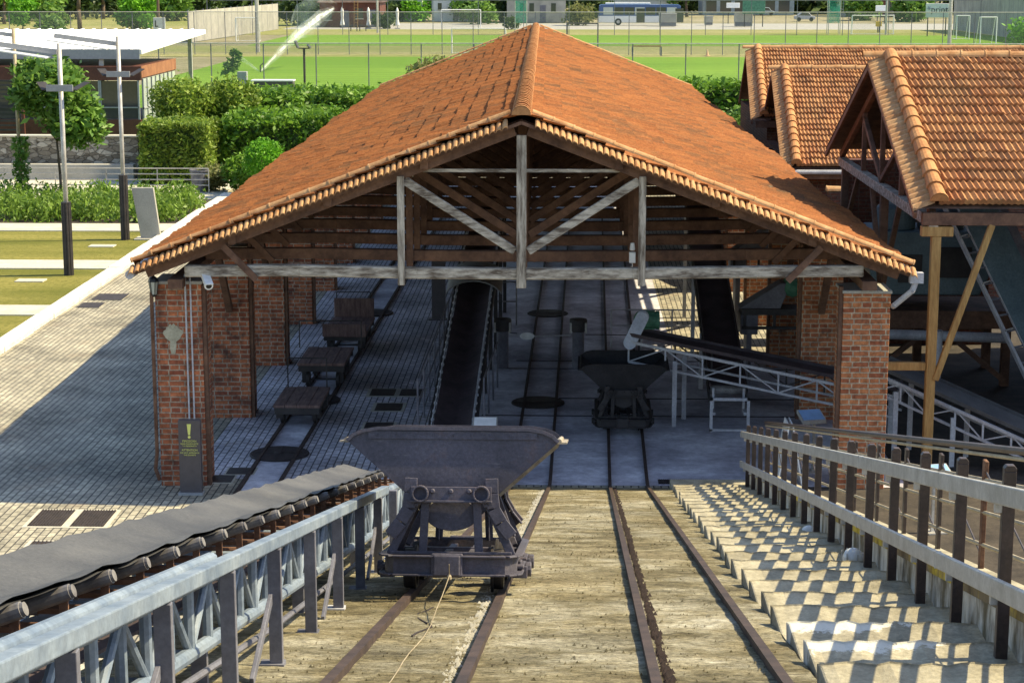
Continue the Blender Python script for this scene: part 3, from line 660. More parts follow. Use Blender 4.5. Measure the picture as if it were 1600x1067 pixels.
# ================================================================== TIP WAGON
def make_wagon(label, loc, rot):
    R = thing('tip_wagon', label, 'tip wagon', loc, None, rot)
    L = .62
    # chassis: a ring of rolled channel with rounded corners
    m = MB()
    ring = [(-.36, -.84), (.36, -.84), (.40, -.79), (.425, -.70), (.425, .70), (.40, .79), (.36, .84), (-.36, .84), (-.40, .79), (-.425, .70), (-.425, -.70), (-.40, -.79)]
    for a, c in zip(ring, ring[1:]+ring[:1]):
        p, q = Vector((*a, .195)), Vector((*c, .195)); t = (q-p).normalized()*.006
        m.beam(p-t, q+t, .014, .115)
        for z in (.135, .255):
            o = Vector((t.y, -t.x, 0)).normalized()*.022
            m.beam(p-t+o+Vector((0, 0, z-.195)), q+t+o+Vector((0, 0, z-.195)), .055, .013)
    m.box(-.41, .41, -.36, -.30, .16, .23); m.box(-.41, .41, .30, .36, .16, .23); m.box(-.10, -.05, -.82, .82, .165, .22); m.box(.07, .12, -.82, .82, .165, .22)
    m.build('chassis', 'wagon', R, True, bevel=.004)
    m = MB(); m.box(-.115, .09, -.885, -.845, .12, .275); m.box(-.10, .075, -.90, -.88, .13, .265); c = m.build('coupling_plate', 'wagon', R, True, bevel=.01)
    m = MB(); m.box(-.115, .09, .845, .885, .12, .275); m.build('coupling_plate', 'wagon', R, True, bevel=.01)
    for y in (-.33, .33):
        A = MB(); A.tube((-.44, y, .135), (.44, y, .135), .025, 10); ax = A.build('axle', 'wagon', R, True)
        for s in (-1, 1):
            x = s*.3; m = MB()
            m.lathe((x, y, .135), [(.09, -.035), (.13, -.035), (.135, -.02), (.135, .03), (.158, .034), (.158, .05), (.118, .05), (.112, .02), (.05, .02), (.05, .045)] if s < 0 else
                    [(.05, -.045), (.05, -.02), (.112, -.02), (.118, -.05), (.158, -.05), (.158, -.034), (.135, -.03), (.135, .02), (.13, .035), (.09, .035)], 28, 'x')
            m.build('wheel', 'darkobj', R, True)
            m = MB(); m.box(s*.445-.05, s*.445+.05, y-.09, y+.09, .08, .16); m.tube((s*.48, y, .135), (s*.52, y, .135), .05, 12)
            for k in range(4): m.tube((s*.445, y-.07+.046*k, .16), (s*.445, y-.07+.046*k, .195), .013, 8)
            m.beam((s*.445, y-.22, .165), (s*.445, y+.22, .165), .06, .02)
            m.build('axle_box', 'wagon', R, True, bevel=.006)
    # end trestles carrying the body
    for e in (-1, 1):
        y = e*.70; m = MB()
        for s in (-1, 1):
            m.beam((s*.185, y, .25), (s*.17, y, .60), .055, .018, (0, 1, 0)); m.beam((s*.185, y-e*.02, .25), (s*.17, y-e*.02, .60), .012, .05, (0, 1, 0))
            m.beam((s*.40, y-e*.02, .25), (s*.235, y-e*.02, .60), .055, .02, (0, 1, 0)); m.beam((s*.38, y-e*.42, .25), (s*.23, y-e*.06, .60), .05, .02, (0, 1, 0))
        arc = [(.235*math.cos(a), .57+.085*math.sin(a)) for a in [math.pi*k/12 for k in range(13)]]
        for a, c in zip(arc[:-1], arc[1:]): m.beam((a[0], y, a[1]), (c[0], y, c[1]), .05, .035)
        m.beam((-.40, y, .265), (.40, y, .265), .03, .02)
        m.build('trestle', 'wagon', R, True, bevel=.004)
        m = MB(); m.lathe((0, 0, 0), [(.17, -.012), (.175, 0), (.17, .012)], 28, 'y')
        m.v = [(x, yy+y-e*.05, z*.62+.515) for x, yy, z in m.v]; m.build('rocker_plate', 'wagon', R, True)
        for s in (-1, 1):
            m = MB(); pts = [(s*.265, .76), (s*.268, .66), (s*.28, .56), (s*.33, .47), (s*.40, .38)]
            for a, c in zip(pts[:-1], pts[1:]): m.beam((a[0], y+e*.015, a[1]-.004), (c[0], y+e*.015, c[1]), .085, .02, (0, 1, 0)); m.beam((a[0]+s*.02, y-e*.02, a[1]-.004), (c[0]+s*.02, y-e*.02, c[1]), .014, .075, (0, 1, 0))
            m.build('stop_arm', 'wagon', R, True, bevel=.004)
        m = MB(); m.box(-.265, .265, min(y+e*.01, y+e*.045), max(y+e*.01, y+e*.045), .60, .70); m.box(-.27, .27, min(y+e*.01, y+e*.075), max(y+e*.01, y+e*.075), .598, .612)
        for s in (-1, 1):
            ring = [(s*.20+.05*math.cos(a), .655+.05*math.sin(a)) for a in [2*math.pi*k/14 for k in range(15)]]
            for a, c in zip(ring[:-1], ring[1:]): m.beam((a[0], y+e*.06, a[1]), (c[0], y+e*.06, c[1]), .07, .012)
        for x in (-.12, 0, .12): m.lathe((x, y+e*.052, .672), [(.018, -.008), (.012, .012)][::1 if e > 0 else -1] if e > 0 else [(.012, -.012), (.018, .008)], 10, 'y')
        m.build('bolster', 'wagon', R, True, bevel=.003)
    # the hopper: two flared end plates, sloping sides, bottom, thin wall all round
    prof = [(-.25, .60), (-.655, .965), (-.70, .995)]
    top = [(.70, .995), (.66, 1.035), (.60, 1.06), (.50, 1.078), (-.50, 1.078), (-.60, 1.06), (-.66, 1.035), (-.70, .995)]
    m = MB()
    out = [(.25, .60), (.70, .995)]
    def ring_y(y): return [(-.25, y, .60), (.25, y, .60), (.70, y, .995), (.66, y, 1.035), (.60, y, 1.06), (.50, y, 1.078), (-.50, y, 1.078), (-.60, y, 1.06), (-.66, y, 1.035), (-.70, y, .995)]
    for e in (-1, 1):
        m = MB(); y = e*L; a = ring_y(y); c = ring_y(y-e*.012); n = len(a)
        m.add(a+c, [tuple(range(n)), tuple(range(n, 2*n))]+[(k, (k+1) % n, n+(k+1) % n, n+k) for k in range(n)])
        lip = ring_y(y+e*.006)[2:]
        for p, q in zip(lip[:-1], lip[1:]): m.beam(p, q, .035, .022)
        m.beam((-.56, y+e*.008, 1.035), (.56, y+e*.008, 1.035), .006, .05)
        for x in np.linspace(-.5, .5, 9): m.lathe((x, y+e*.012, 1.035), [(.009, -.004), (.006, .004)] if e > 0 else [(.006, -.004), (.009, .004)], 8, 'y')
        m.build('hopper_end', 'wagon', R, True)
    m = MB(); t = .01
    for s in (-1, 1):
        a = [(s*.25, -L+.013, .60), (s*.70, -L+.013, .995), (s*.70, L-.013, .995), (s*.25, L-.013, .60)]
        c = [(x-s*.012, y, z+.012) for x, y, z in a]
        m.add(a+c, [(0, 1, 2, 3), (4, 5, 6, 7)]+[(k, (k+1) % 4, 4+(k+1) % 4, 4+k) for k in range(4)])
        m.tube((s*.705, -L, 1.0), (s*.705, L, 1.0), .018, 8)
        m.beam((s*.73, -L+.02, .99), (s*.73, L-.02, .99), .05, .012)
        for y in (-.3, .3): m.beam((s*.30, y, .625), (s*.69, y, .965), .05, .02)
    m.box(-.25, .25, -L+.013, L-.013, .595, .61)
    m.build('hopper_side', 'wagon_edge', R, True)  # side sheets paler and yellower than the rest of the wagon
    return R
TILT = math.atan(S)
Yw = 12.72
WG = make_wagon('grey steel tip wagon standing on the sunny ramp in the foreground', (XL(Yw)-.03, Yw, ZR(Yw)+.05), (-TILT, 0, R_(-.65)))
DARK = copy_tree(WG, (XR(34)-.05, 33.3, .05), (0, 0, R_(-.8)), 'dark tip wagon standing on the shed floor under the slanting conveyor')
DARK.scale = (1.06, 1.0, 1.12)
for o in list(COL.objects):                            # the second wagon gets near-black materials
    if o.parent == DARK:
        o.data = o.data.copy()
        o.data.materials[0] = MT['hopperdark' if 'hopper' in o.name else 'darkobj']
# tow rope lying up the ramp
m = MB(); pts = [Vector((XL(Yw)-.03, 11.80, ZR(11.8)+.27)), Vector((XL(Yw)-.032, 11.84, ZR(11.84)+.19))]
for k in range(1, 22):
    y = 11.87-k*.32; q = k/21
    pts.append(Vector((XL(Yw)-.03+.006*math.sin(k*1.3)-.02*k/3*(1-.3*q), y, ZR(y)+.018+max(0, .2-.05*k))))
m.path(pts, .003, 6); m.lathe((pts[1].x, pts[1].y, pts[1].z-.03), [(.006, 0), (.016, .01), (.014, .03), (.005, .04)], 10)
tag(m.build('tow_rope', 'brassy'), 'thin pale rope tied to the tip wagon and running up the ramp', 'rope')
# fine dark crack line beside it is modelled as a shallow strip of earth
m = MB(); pts = [(XL(11)-.15+.05*math.sin(k*.8)+.006*k+rnd.uniform(-.012, .012), 11.9-.14*k) for k in range(14)]
for a, c in zip(pts[:-1], pts[1:]): m.beam((a[0], a[1], ZR(a[1])+.009), (c[0], c[1], ZR(c[1])+.009), .010, .010)
struct(m.build('ramp_crack', 'drain'))

# ================================================================== STAIRS, WALL, RAILINGS
XP = lambda Y: 2.15+.0315*(Y-9.25)
ST = thing('concrete_stairs', 'long flight of rough concrete steps down the right side of the ramp', 'stairs', (1.9, 28, 0))
NOS, TR = 28.05, .82
def ztread(Y): return ZR(NOS-TR*math.floor((NOS-Y)/TR))+.115
for k in range(26):
    y1 = NOS-TR*k; y0_ = y1-TR-.02; z = ZR(y1)+.115; m = MB(); ww = rnd.uniform(-.03, .01)
    xa, xb = XSL(y1)+ww, XP(y1)+.08
    nn = 16; tv = []
    for i in range(nn+1):
        q = i/nn; tv.append((xa+(xb-xa)*q, rnd.uniform(-.022, .012), rnd.uniform(-.008, .003)))
    base = len(m.v)
    for yy in (0, 1):
        for zz in (0, 1):
            for (x, jy, jz) in tv:
                m.v.append((x, (y1+jy if yy else y0_), (z+jz if zz else z-.30) + (0 if yy else .0)))
    K = nn+1; q = lambda yy, zz, i: base+(yy*2+zz)*K+i
    for i in range(nn):
        m.f += [(q(0, 1, i), q(0, 1, i+1), q(1, 1, i+1), q(1, 1, i)), (q(1, 0, i), q(1, 0, i+1), q(1, 1, i+1), q(1, 1, i)), (q(0, 0, i), q(0, 0, i+1), q(0, 1, i+1), q(0, 1, i))]
    m.f += [(q(0, 0, 0), q(0, 1, 0), q(1, 1, 0), q(1, 0, 0)), (q(0, 0, nn), q(0, 1, nn), q(1, 1, nn), q(1, 0, nn))]
    m.build('step', paint_step_mat(y1, xa) if k in (22, 23) else 'step', ST, bevel=.012)
m = MB(); m.box(XSL(28.5), XP(28.6)+.08, NOS-.02, 29.15, -.03, .17); m.build('bottom_slab', 'step', ST, bevel=.01)
SW = thing('stair_wall', 'low stained plaster wall with a lichen yellow edge beside the stairs', 'wall', (2.6, 18, 0))
m = MB(); ys = np.linspace(6.4, 28.4, 45)
XW0, XW1 = (lambda y: XP(y)+.075), (lambda y: XP(y)+.30)
def wall_strip(m, f0, f1, zb, zt):
    for a, c in zip(ys[:-1], ys[1:]):
        m.add([(f(y), y, z(y)) for y in (a, c) for f in (f0, f1) for z in (zb, zt)], [(0, 1, 3, 2), (4, 6, 7, 5), (0, 4, 5, 1), (2, 3, 7, 6), (0, 2, 6, 4), (1, 5, 7, 3)])
wall_strip(m, XW0, XW1, lambda y: -.05, lambda y: ZR(y)+.30); m.build('wall_face', 'wall_old', SW)
m = MB(); wall_strip(m, lambda y: XW0(y)-.008, lambda y: XW0(y)+.05, lambda y: ZR(y)+.265, lambda y: ZR(y)+.318); m.build('lichen_edge', 'yellow', SW)
m = MB(); wall_strip(m, lambda y: XW0(y)+.07, lambda y: XW1(y)+.03, lambda y: ZR(y)+.28, lambda y: ZR(y)+.332); m.build('coping', 'step', SW)
HR = thing('metal_handrail', 'pale galvanised double handrail on dark posts along the stairs', 'handrail', (2.5, 18, 0))
PY = [9.0+1.25*k for k in range(-3, 16)]
for y in PY:
    m = MB(); z0 = ztread(y); x = XP(y); zt = ZR(y)+.19+.85
    m.box(x-.03, x+.03, y-.022, y+.022, z0-.03, zt-.03); m.prism([(x-.03, zt-.03), (x+.03, zt-.03), (x+.03, zt-.015), (x+.018, zt), (x-.018, zt), (x-.03, zt-.015)], y-.022, y+.022)
    p = m.build('post', 'brownpost', HR, bevel=.003)
    for zz in (.22, .685): m = MB(); m.cbox((x-.04, y, ZR(y)+.19+zz-.07), .05, .03, .06); m.build('bracket', 'galv', p)
for zz in (.24, .705):
    m = MB(); m.beam((XP(28.55)-.055, 28.55, ZR(28.55)+.19+zz), (XP(6)-.055, 6, ZR(6)+.19+zz), .035, .095); m.build('rail', 'galv', HR, bevel=.008)
    for y in (25., 21.4, 17.8, 14.2, 10.6): m = MB(); m.beam((XP(y)-.055, y, ZR(y)+.19+zz), (XP(y)-.055, y-.02, ZR(y-.02)+.19+zz), .038, .099); m.build('rail_joint', 'galv', HR)
BR = thing('brown_railing', 'thin brown railing with tension rods on the outer edge of the stair wall', 'railing', (3, 18, 0))
XB = lambda y: XP(y)+.30
for k in range(15):
    y = 28.2-1.55*k; x = XB(y); z0 = ZR(y)+.34; m = MB()
    m.box(x-.012, x+.012, y-.035, y+.035, z0-.3, z0+.66); m.build('post', 'rust' if k > 10 else 'brownpost', BR, bevel=.004)
    if k < 14:
        m = MB(); y2 = y-1.55; m.tube((x, y, z0+.6), (XB(y2), y2, ZR(y2)+.41), .006, 5); m.build('tension_rod', 'brownpost', BR)
for zz, r_ in ((.70, .022), (.655, .012)):
    m = MB(); m.tube((XB(28.4), 28.4, ZR(28.4)+.38+zz), (XB(6), 6, ZR(6)+.38+zz), r_, 8); m.build('top_rail', 'brassy' if r_ < .02 else 'brownpost', BR)
for zz in (.10, .30, .50):
    m = MB(); m.tube((XB(28.3), 28.3, ZR(28.3)+.38+zz), (XB(6), 6, ZR(6)+.38+zz), .013, 6); m.build('wire', 'brassy', BR)
LB = ['lowest of the four', 'second lowest of the four', 'second highest of the four', 'highest and nearest of the four']
for k, (px, py) in enumerate(((1180, 786), (1217, 806), (1264, 834), (1333, 872))):
    y = (27.3, 23.6, 20.1, 16.6)[k]
    best = min(np.arange(12, 28.5, .05), key=lambda yy: abs((gy(px, py, yy).x)-(XP(yy)-.03))); y = float(best)
    x = XP(y)-.03; z = gy(px, py, y).z
    t = thing('wall_lamp', 'round glass lamp on the stair wall, '+LB[k], 'lamp', (x, y, z), 'glass lamps along the stair wall')
    m = MB(); m.lathe((x, y, z-.08), [(.03, 0), (.065, .02), (.085, .06), (.085, .10), (.06, .145), (.02, .165)], 16); m.build('globe', 'globe', t, smooth=True)
    m = MB(); m.tube((x+.06, y, z), (x+.14, y, z), .05, 12); m.tube((x, y, z-.02), (x, y, z+.05), .03, 10)
    for a in range(6): m.beam((x+.088*math.cos(a), y+.088*math.sin(a), z-.05), (x+.088*math.cos(a), y+.088*math.sin(a), z+.06), .008, .008)
    m.build('bracket', 'galv', t)

# ================================================================== FOREGROUND CONVEYOR
CV = thing('belt_conveyor', 'blue grey lattice belt conveyor climbing the left side of the ramp in the foreground', 'conveyor', (-1.9, 12, 0))
ya, yb = 2.0, 18.6; A_ = lambda x, y, h: Vector((x, y, ZR(y)+h))
for x in (-1.56, -2.30):
    for h, r_ in ((.54, .034), (.24, .034)):
        m = MB(); m.tube(A_(x, ya, h), A_(x, yb, h), r_, 10); m.build('chord', 'bluepaint', CV, smooth=False)
    m = MB(); y = ya; k = 0
    while y < yb-.2:
        m.tube(A_(x, y, .24), A_(x, y, .54), .024, 8)
        m.tube(A_(x, y, .54 if k % 2 else .24), A_(x, y+.40, .24 if k % 2 else .54), .018, 8); y += .40; k += 1
    m.build('lattice', 'bluepaint', CV)
for k in range(21):
    y = ya+.8*k
    for h in (.24, .54): m = MB(); m.tube(A_(-1.56, y, h), A_(-2.30, y, h), .02, 8); m.build('cross_bar', 'bluepaint', CV)
prof = [(-1.635, .722), (-1.70, .708), (-1.80, .664), (-1.93, .630), (-2.06, .664), (-2.16, .700), (-2.20, .712)]
m = MB(); ysb = np.arange(ya, yb+.01, .07)
for off in (0, -.018):
    for y in ysb:
        ph = ((y-ya-.1) % .55)/.55; sg = -.010*math.sin(math.pi*ph)
        for i, (x, h) in enumerate(prof):
            e = abs(i-3)/3; m.v.append(tuple(A_(x+.008*math.sin(y*3)*e, y, h+sg*e+off+.004*math.sin(y*7+i))))
n_ = len(prof); ny = len(ysb)
m.f = [(l*ny*n_+j*n_+i, l*ny*n_+j*n_+i+1, l*ny*n_+(j+1)*n_+i+1, l*ny*n_+(j+1)*n_+i) for l in (0, 1) for j in range(ny-1) for i in range(n_-1)]
m.build('belt', 'belt', CV, smooth=True)
m = MB(); m.beam(A_(-1.93, ya, .40), A_(-1.93, yb, .40), .54, .014); m.build('return_belt', 'belt_dark', CV)
k = 0; y = ya+.1
while y < yb:
    m = MB()
    for s in (-1, 1):
        c = -1.93; a = A_(c+s*.06, y, .590); e = A_(c+s*(.325 if s > 0 else .27), y, .685 if s > 0 else .655); m.tube(a, e, .027, 12); m.tube(e, e+(e-a)*.04, .022, 12)
    m.tube(A_(-1.87, y, .572), A_(-1.99, y, .572), .034, 10); m.build('roller', 'roller', CV)
    m = MB(); m.beam(A_(-1.60, y, .56), A_(-2.26, y, .56), .05, .02); m.beam(A_(-1.63, y, .56), A_(-1.63, y, .66), .03, .012); m.build('roller_bracket', 'rust', CV)
    y += .55
m = MB(); m.path([A_(-1.50, ya, .17), A_(-1.50, 7.2, .17), A_(-1.50, 9.5, .13), A_(-1.50, 17, .14)], .016, 6); m.cbox(A_(-1.5, 6.45, .13), .05, .16, .09); m.build('conduit', 'bluedark', CV)
GR = thing('guard_rail', 'low blue grey guard rail on square posts in front of the near conveyor', 'guard rail', (-1.4, 10, 0))
m = MB(); m.beam(A_(-1.40, 2, .635), A_(-1.40, 14.55, .635), .06, .060); m.build('rail', 'bluepaint', GR, bevel=.006)
m = MB(); m.tube(A_(-1.46, 2, .655), A_(-1.46, 7.6, .655), .03, 10); m.build('side_pipe', 'bluepaint', GR)
for k in range(12):
    y = 15.2-1.26*k
    m = MB(); x = -1.40; m.box(x-.032, x+.032, y-.02, y+.02, ZR(y)-.02, ZR(y)+.60); p = m.build('post', 'bluedark', GR, bevel=.003)
    m = MB(); m.cbox((x-.02, y, ZR(y)+.0), .12, .08, .022); m.build('foot_plate', 'bluedark' if k % 3 else 'lightsteel', p)
    if k % 2 == 1:
        m = MB(); m.beam(A_(x-.02, y, .36), A_(x-.02, y-.62, .01), .05, .02, (1, 0, 0)); m.build('brace', 'bluedark', GR, bevel=.003)
for k in range(5):                                     # legs of the conveyor itself
    y = 17.4-3.1*k
    for x in (-1.62, -2.24): m = MB(); m.box(x-.035, x+.035, y-.02, y+.02, ZR(y)-.02, ZR(y)+.56); m.build('leg', 'bluedark', CV)

# ================================================================== INSIDE THE SHED
def cart(label, x, y0, y1, w, zt, front=None, boards=False, handle=None):
    t = thing('flat_cart', label, 'flat cart', (x, (y0+y1)/2, 0), 'flat carts on the pillar-side track')
    L = y1-y0; m = MB(); n = 4
    for k in range(n): m.box(x-w/2+w*k/n+.004, x-w/2+w*(k+1)/n-.004, y0, y1, zt-.05, zt+rnd.uniform(-.004, .004))
    m.build('deck', 'wood_deck', t, bevel=.004)
    m = MB(); m.box(x-w/2+.05, x-w/2+.12, y0+.05, y1-.05, zt-.16, zt-.05); m.box(x+w/2-.12, x+w/2-.05, y0+.05, y1-.05, zt-.16, zt-.05); m.box(x-w/2+.02, x+w/2-.02, y0+.02, y0+.08, zt-.17, zt-.05); m.box(x-w/2+.02, x+w/2-.02, y1-.08, y1-.02, zt-.17, zt-.05)
    m.build('underframe', 'dark', t)
    for yy in (y0+.3, y1-.3):
        for s in (-1, 1):
            m = MB(); m.lathe((x+s*.29, yy, .19), [(.05, -.04), (.13, -.03), (.145, -.03), (.145, .03), (.16, .035), (.05, .04)], 20, 'x'); m.box(x+s*.36-.04, x+s*.36+.04, yy-.07, yy+.07, .13, zt-.05); m.build('wheel', 'dark', t)
        m = MB(); m.tube((x-.38, yy, .19), (x+.38, yy, .19), .02, 8); m.build('axle', 'dark', t)
    if handle:
        for yy, hh, wd in handle:
            m = MB(); m.path([(x-wd, yy, zt), (x-wd, yy, zt+hh), (x+wd, yy, zt+hh), (x+wd, yy, zt)] if hh > 0 else [(x-wd, yy, zt), (x-wd, yy, zt-hh), (x-wd-.15, yy, zt-hh), (x-wd-.15, yy, zt-hh-.2)], .013, 6); m.build('handle', 'dark', t)
    if boards:
        m = MB(); m.box(x-w/2, x+w/2, y0-.04, y0, zt-.08, zt+.20); m.build('end_board', 'wood_deck', t, bevel=.02)
        m = MB(); m.box(x-w/2+.02, x+w/2-.02, y1, y1+.04, zt-.02, zt+.42); m.build('end_board', 'wood_deck', t, bevel=.03)
        m = MB(); m.path([(x-w/2+.08, y1+.02, zt+.4), (x-w/2+.08, y1+.02, zt+.55), (x+w/2-.1, y1+.02, zt+.55), (x+w/2-.1, y1+.02, zt+.4)], .014, 6); m.build('rail', 'dark', t)
    return t
cart('lowest flat plank cart nearest the front, with one wire handle frame behind', -4.74, 33.05, 34.6, .84, .42, handle=[(34.55, .55, .36)])
cart('middle flat plank cart, taller, with a handle frame at its far end', -4.68, 36.05, 37.7, .92, .56, handle=[(37.6, .55, .62)])
cart('dark plank cart with upright boards at both ends', -4.62, 39.5, 41.4, .92, .50, boards=True)
# incline belt in the middle of the shed
IC = thing('incline_conveyor', 'dark troughed belt conveyor rising through the middle of the shed', 'conveyor', (-1.9, 36, 0))
def cl(Y): return Vector((-1.96+.012*(Y-33), Y, .10+.20*(Y-33)))
m = MB(); pr_ = [(-.33, .09), (-.24, .02), (0, -.05), (.24, .02), (.33, .09)]
yy = np.arange(31.6, 47, .2)
for y in yy:
    c = cl(y)
    for x, h in pr_: m.v.append((c.x+x, y, c.z+h+.012*math.sin(y*6.5)*abs(x)*2))
m.f = [(j*5+i, j*5+i+1, (j+1)*5+i+1, (j+1)*5+i) for j in range(len(yy)-1) for i in range(4)]
m.build('belt', 'belt_dark', IC, smooth=True)
for s in (-1, 1):
    m = MB(); m.beam(cl(31.4)+Vector((s*.40, 0, 0)), cl(47)+Vector((s*.40, 0, 0)), .05, .16); m.build('side_frame', 'dark', IC)
    m = MB(); m.tube(cl(31.4)+Vector((s*.36, 0, .13)), cl(47)+Vector((s*.36, 0, .13)), .012, 6)
    for y in np.arange(31.6, 46, .35): m.lathe(cl(y)+Vector((s*.365, 0, .09)), [(.01, -.03), (.035, -.02), (.035, .02), (.01, .03)], 8, 'x')
    m.build('roller_row', 'lightsteel', IC)
for y in np.arange(36, 46, 2.2):
    for s in (-1, 1): c = cl(y); m = MB(); m.box(c.x+s*.40-.04, c.x+s*.40+.04, y-.04, y+.04, 0, c.z); m.build('leg', 'dark', IC)
HD = MB(); n_ = 12; c = cl(39.6)
for y in (39.2, 40.4):
    for k in range(n_+1):
        a = math.pi*(.12+.76*k/n_); cc = cl(y); HD.v.append((cc.x-.62*math.cos(a), y, cc.z-.08+.42*math.sin(a)))
HD.f = [(k, k+1, n_+2+k, n_+1+k) for k in range(n_)]
for k in range(2*(n_+1)): HD.v.append((HD.v[k][0], HD.v[k][1], HD.v[k][2]-.03))
o_ = 2*(n_+1); HD.f += [(o_+k, o_+k+1, o_+n_+2+k, o_+n_+1+k) for k in range(n_)] + [(k, k+1, o_+k+1, o_+k) for k in range(n_)]
HD.build('arched_hood', 'grey', IC, smooth=True)
def railing(name, label, pts, h, n, m_='bluedark', rails=(1., .55), group=None, r_=.018):
    t = thing(name, label, 'railing', pts[0], group)
    P = [Vector(p) for p in pts]; a, c = P[0], P[-1]
    for k in range(n+1):
        p = a+(c-a)*k/n; m = MB(); m.tube(p, p+Vector((0, 0, h)), r_, 8); m.build('post', m_, t)
    for q in rails: m = MB(); m.tube(a+Vector((0, 0, h*q)), c+Vector((0, 0, h*q)), r_*.9, 8); m.build('rail', m_, t)
    return t
railing('pit_railing', 'dark steel railing between the carts and the rising belt', [(-2.55, 32.6, 0), (-2.45, 47, 0)], 1.0, 11, group='railings beside the rising belt')
railing('pit_railing', 'short dark railing across the rising belt behind the hood', [(-2.4, 43.2, 0), (-1.1, 43.2, 0)], 1.0, 2, 'roller', group='railings beside the rising belt')
railing('pit_railing', 'dark steel railing on the concrete side of the rising belt', [(-1.42, 33.2, 0), (-1.30, 36.5, 0)], .9, 3, 'bluedark', (1.,), 'railings beside the rising belt')
railing('mid_railing', 'low railing of thin pale bars beyond the bollards', [(1.0, 40.5, 0), (3.6, 40.5, 0)], .85, 4, 'lightsteel', (1., .6))
m = MB(); m.box(-3.08, -2.76, 43.8, 43.92, 0, 1.55); m.box(-3.16, -2.68, 43.74, 43.98, 0, .03)
tag(m.build('dark_panel', 'signgrey', bevel=.01), 'blank dark upright panel beside the rising belt', 'panel')
def bollard(label, x, y, tagd):
    t = thing('barrier_bollard', label, 'bollard', (x, y, 0), 'capped bollards in the shed')
    m = MB(); m.lathe((x, y, 0), [(.12, 0), (.12, .82)], 20); m.build('column', 'bluedark', t)
    m = MB(); m.lathe((x, y, .78), [(.17, 0), (.18, .02), (.18, .22), (.17, .245), (.05, .25)], 24); m.build('cap', 'dark', t)
    for s in (-1, 1):
        m = MB(); m.cbox((x+s*.15, y-.10, .76), .05, .04, .2); m.build('clip', 'galv', t)
    m = MB(); q = 1 if tagd else -1
    m.tube((x+q*.15, y-.05, .70), (x+q*.95, y-.05, .67), .012, 6); a = m.build('arm', 'lightsteel', t)
    if tagd:
        m = MB(); m.lathe((0, 0, 0), [(.02, -.008), (.1, 0), (.02, .008)], 24, 'y'); m.v = [(xx*1.5+x+.50, yy*1+y-.07, zz*.75+.68) for xx, yy, zz in m.v]; m.build('tag', 'white', a)
    m = MB(); m.tube((x+.15, y+.02, .70), (x+1.3, y+.1, .68), .01, 6) if not tagd else m.tube((x+.15, y, .74), (x+.3, y, .72), .01, 6); m.build('arm', 'dark', t)
bollard('brown bollard with a white oval tag on its arm', -1.26, 38.4, True)
bollard('brown bollard without a tag, left of the dark tip wagon', .28, 38.4, False)

# ================================================================== MACHINES ON THE RIGHT
def lattice_belt(name, label, a, c, width, depth, m_frame, m_belt, legs=(), n=8, rails=True, belt_lift=.10):
    a, c = Vector(a), Vector(c); t = thing(name, label, 'conveyor', (a.x, a.y, 0)); dr = (c-a).normalized()
    sd = dr.cross(Vector((0, 0, 1))).normalized()*width/2; dn = Vector((0, 0, -depth)); L = (c-a).length
    for s in (-1, 1):
        m = MB(); m.beam(a+sd*s, c+sd*s, .04, .05); m.build('chord', m_frame, t)
        m = MB(); m.beam(a+sd*s+dn, c+sd*s+dn, .035, .04); m.build('chord', m_frame, t)
        m = MB()
        for k in range(n+1):
            p = a+(c-a)*k/n+sd*s; m.beam(p, p+dn, .03, .03)
            if k < n:
                q = a+(c-a)*(k+1)/n+sd*s
                m.beam(p if k % 2 else p+dn, q+dn if k % 2 else q, .022, .022)
        m.build('lattice', m_frame if s > 0 else 'dark', t)
    m = MB(); m.beam(a+Vector((0, 0, belt_lift)), c+Vector((0, 0, belt_lift)), width*.92, .02)
    for s in (-1, 1): m.beam(a+sd*s*.97+Vector((0, 0, belt_lift+.03)), c+sd*s*.97+Vector((0, 0, belt_lift+.03)), .03, .06)
    m.build('belt', m_belt, t)
    for k in range(2):
        p = (a, c)[k]; m = MB(); m.tube(p+sd*.95+Vector((0, 0, .03)), p-sd*.95+Vector((0, 0, .03)), .08, 14); m.build('drum', 'roller', t)
    for q, wd in legs:
        p = a+(c-a)*q
        for s in (-1, 1): m = MB(); b_ = p+sd*s; m.box(b_.x-.04, b_.x+.04, b_.y-.03, b_.y+.03, 0, b_.z-depth*.5); m.build('leg', 'lightsteel', t)
    return t
RB = lattice_belt('slanting_conveyor', 'pale lattice conveyor slanting from above the dark tip wagon past the right pillar', (1.25, 33.95, 1.48), (5.75, 32.35, .86), .62, .36, 'lightsteel', 'belt_dark', ((.18, 0), (.96, 0)), 7)
lattice_belt('near_conveyor', 'pale lattice conveyor with a wide belt running down behind the yellow post', gy(1378, 576, 31.7), gy(1680, 712, 30.1), .75, .30, 'lightsteel', 'belt', ((.12, 0), (.42, 0)), 7)
m = MB(); c0 = gy(984, 536, 33.6); c1 = gy(1003, 497, 33.75)    # stadium shaped drive guard
dd = (c1-c0).normalized(); pv = dd.cross(Vector((0, 1, 0))).normalized()
out = [c0+(-dd*math.cos(a)+pv*math.sin(a))*.10 for a in np.linspace(math.pi/2, -math.pi/2, 9)] + [c1+(dd*math.cos(a)+pv*math.sin(a))*.10 for a in np.linspace(-math.pi/2, math.pi/2, 9)]
n_ = len(out); m.add([p for p in out]+[p+Vector((.02, .16, 0)) for p in out], [tuple(range(n_)), tuple(range(2*n_-1, n_-1, -1))]+[(k, (k+1) % n_, n_+(k+1) % n_, n_+k) for k in range(n_)])
m.build('drive_guard', 'tube', RB, bevel=.015)
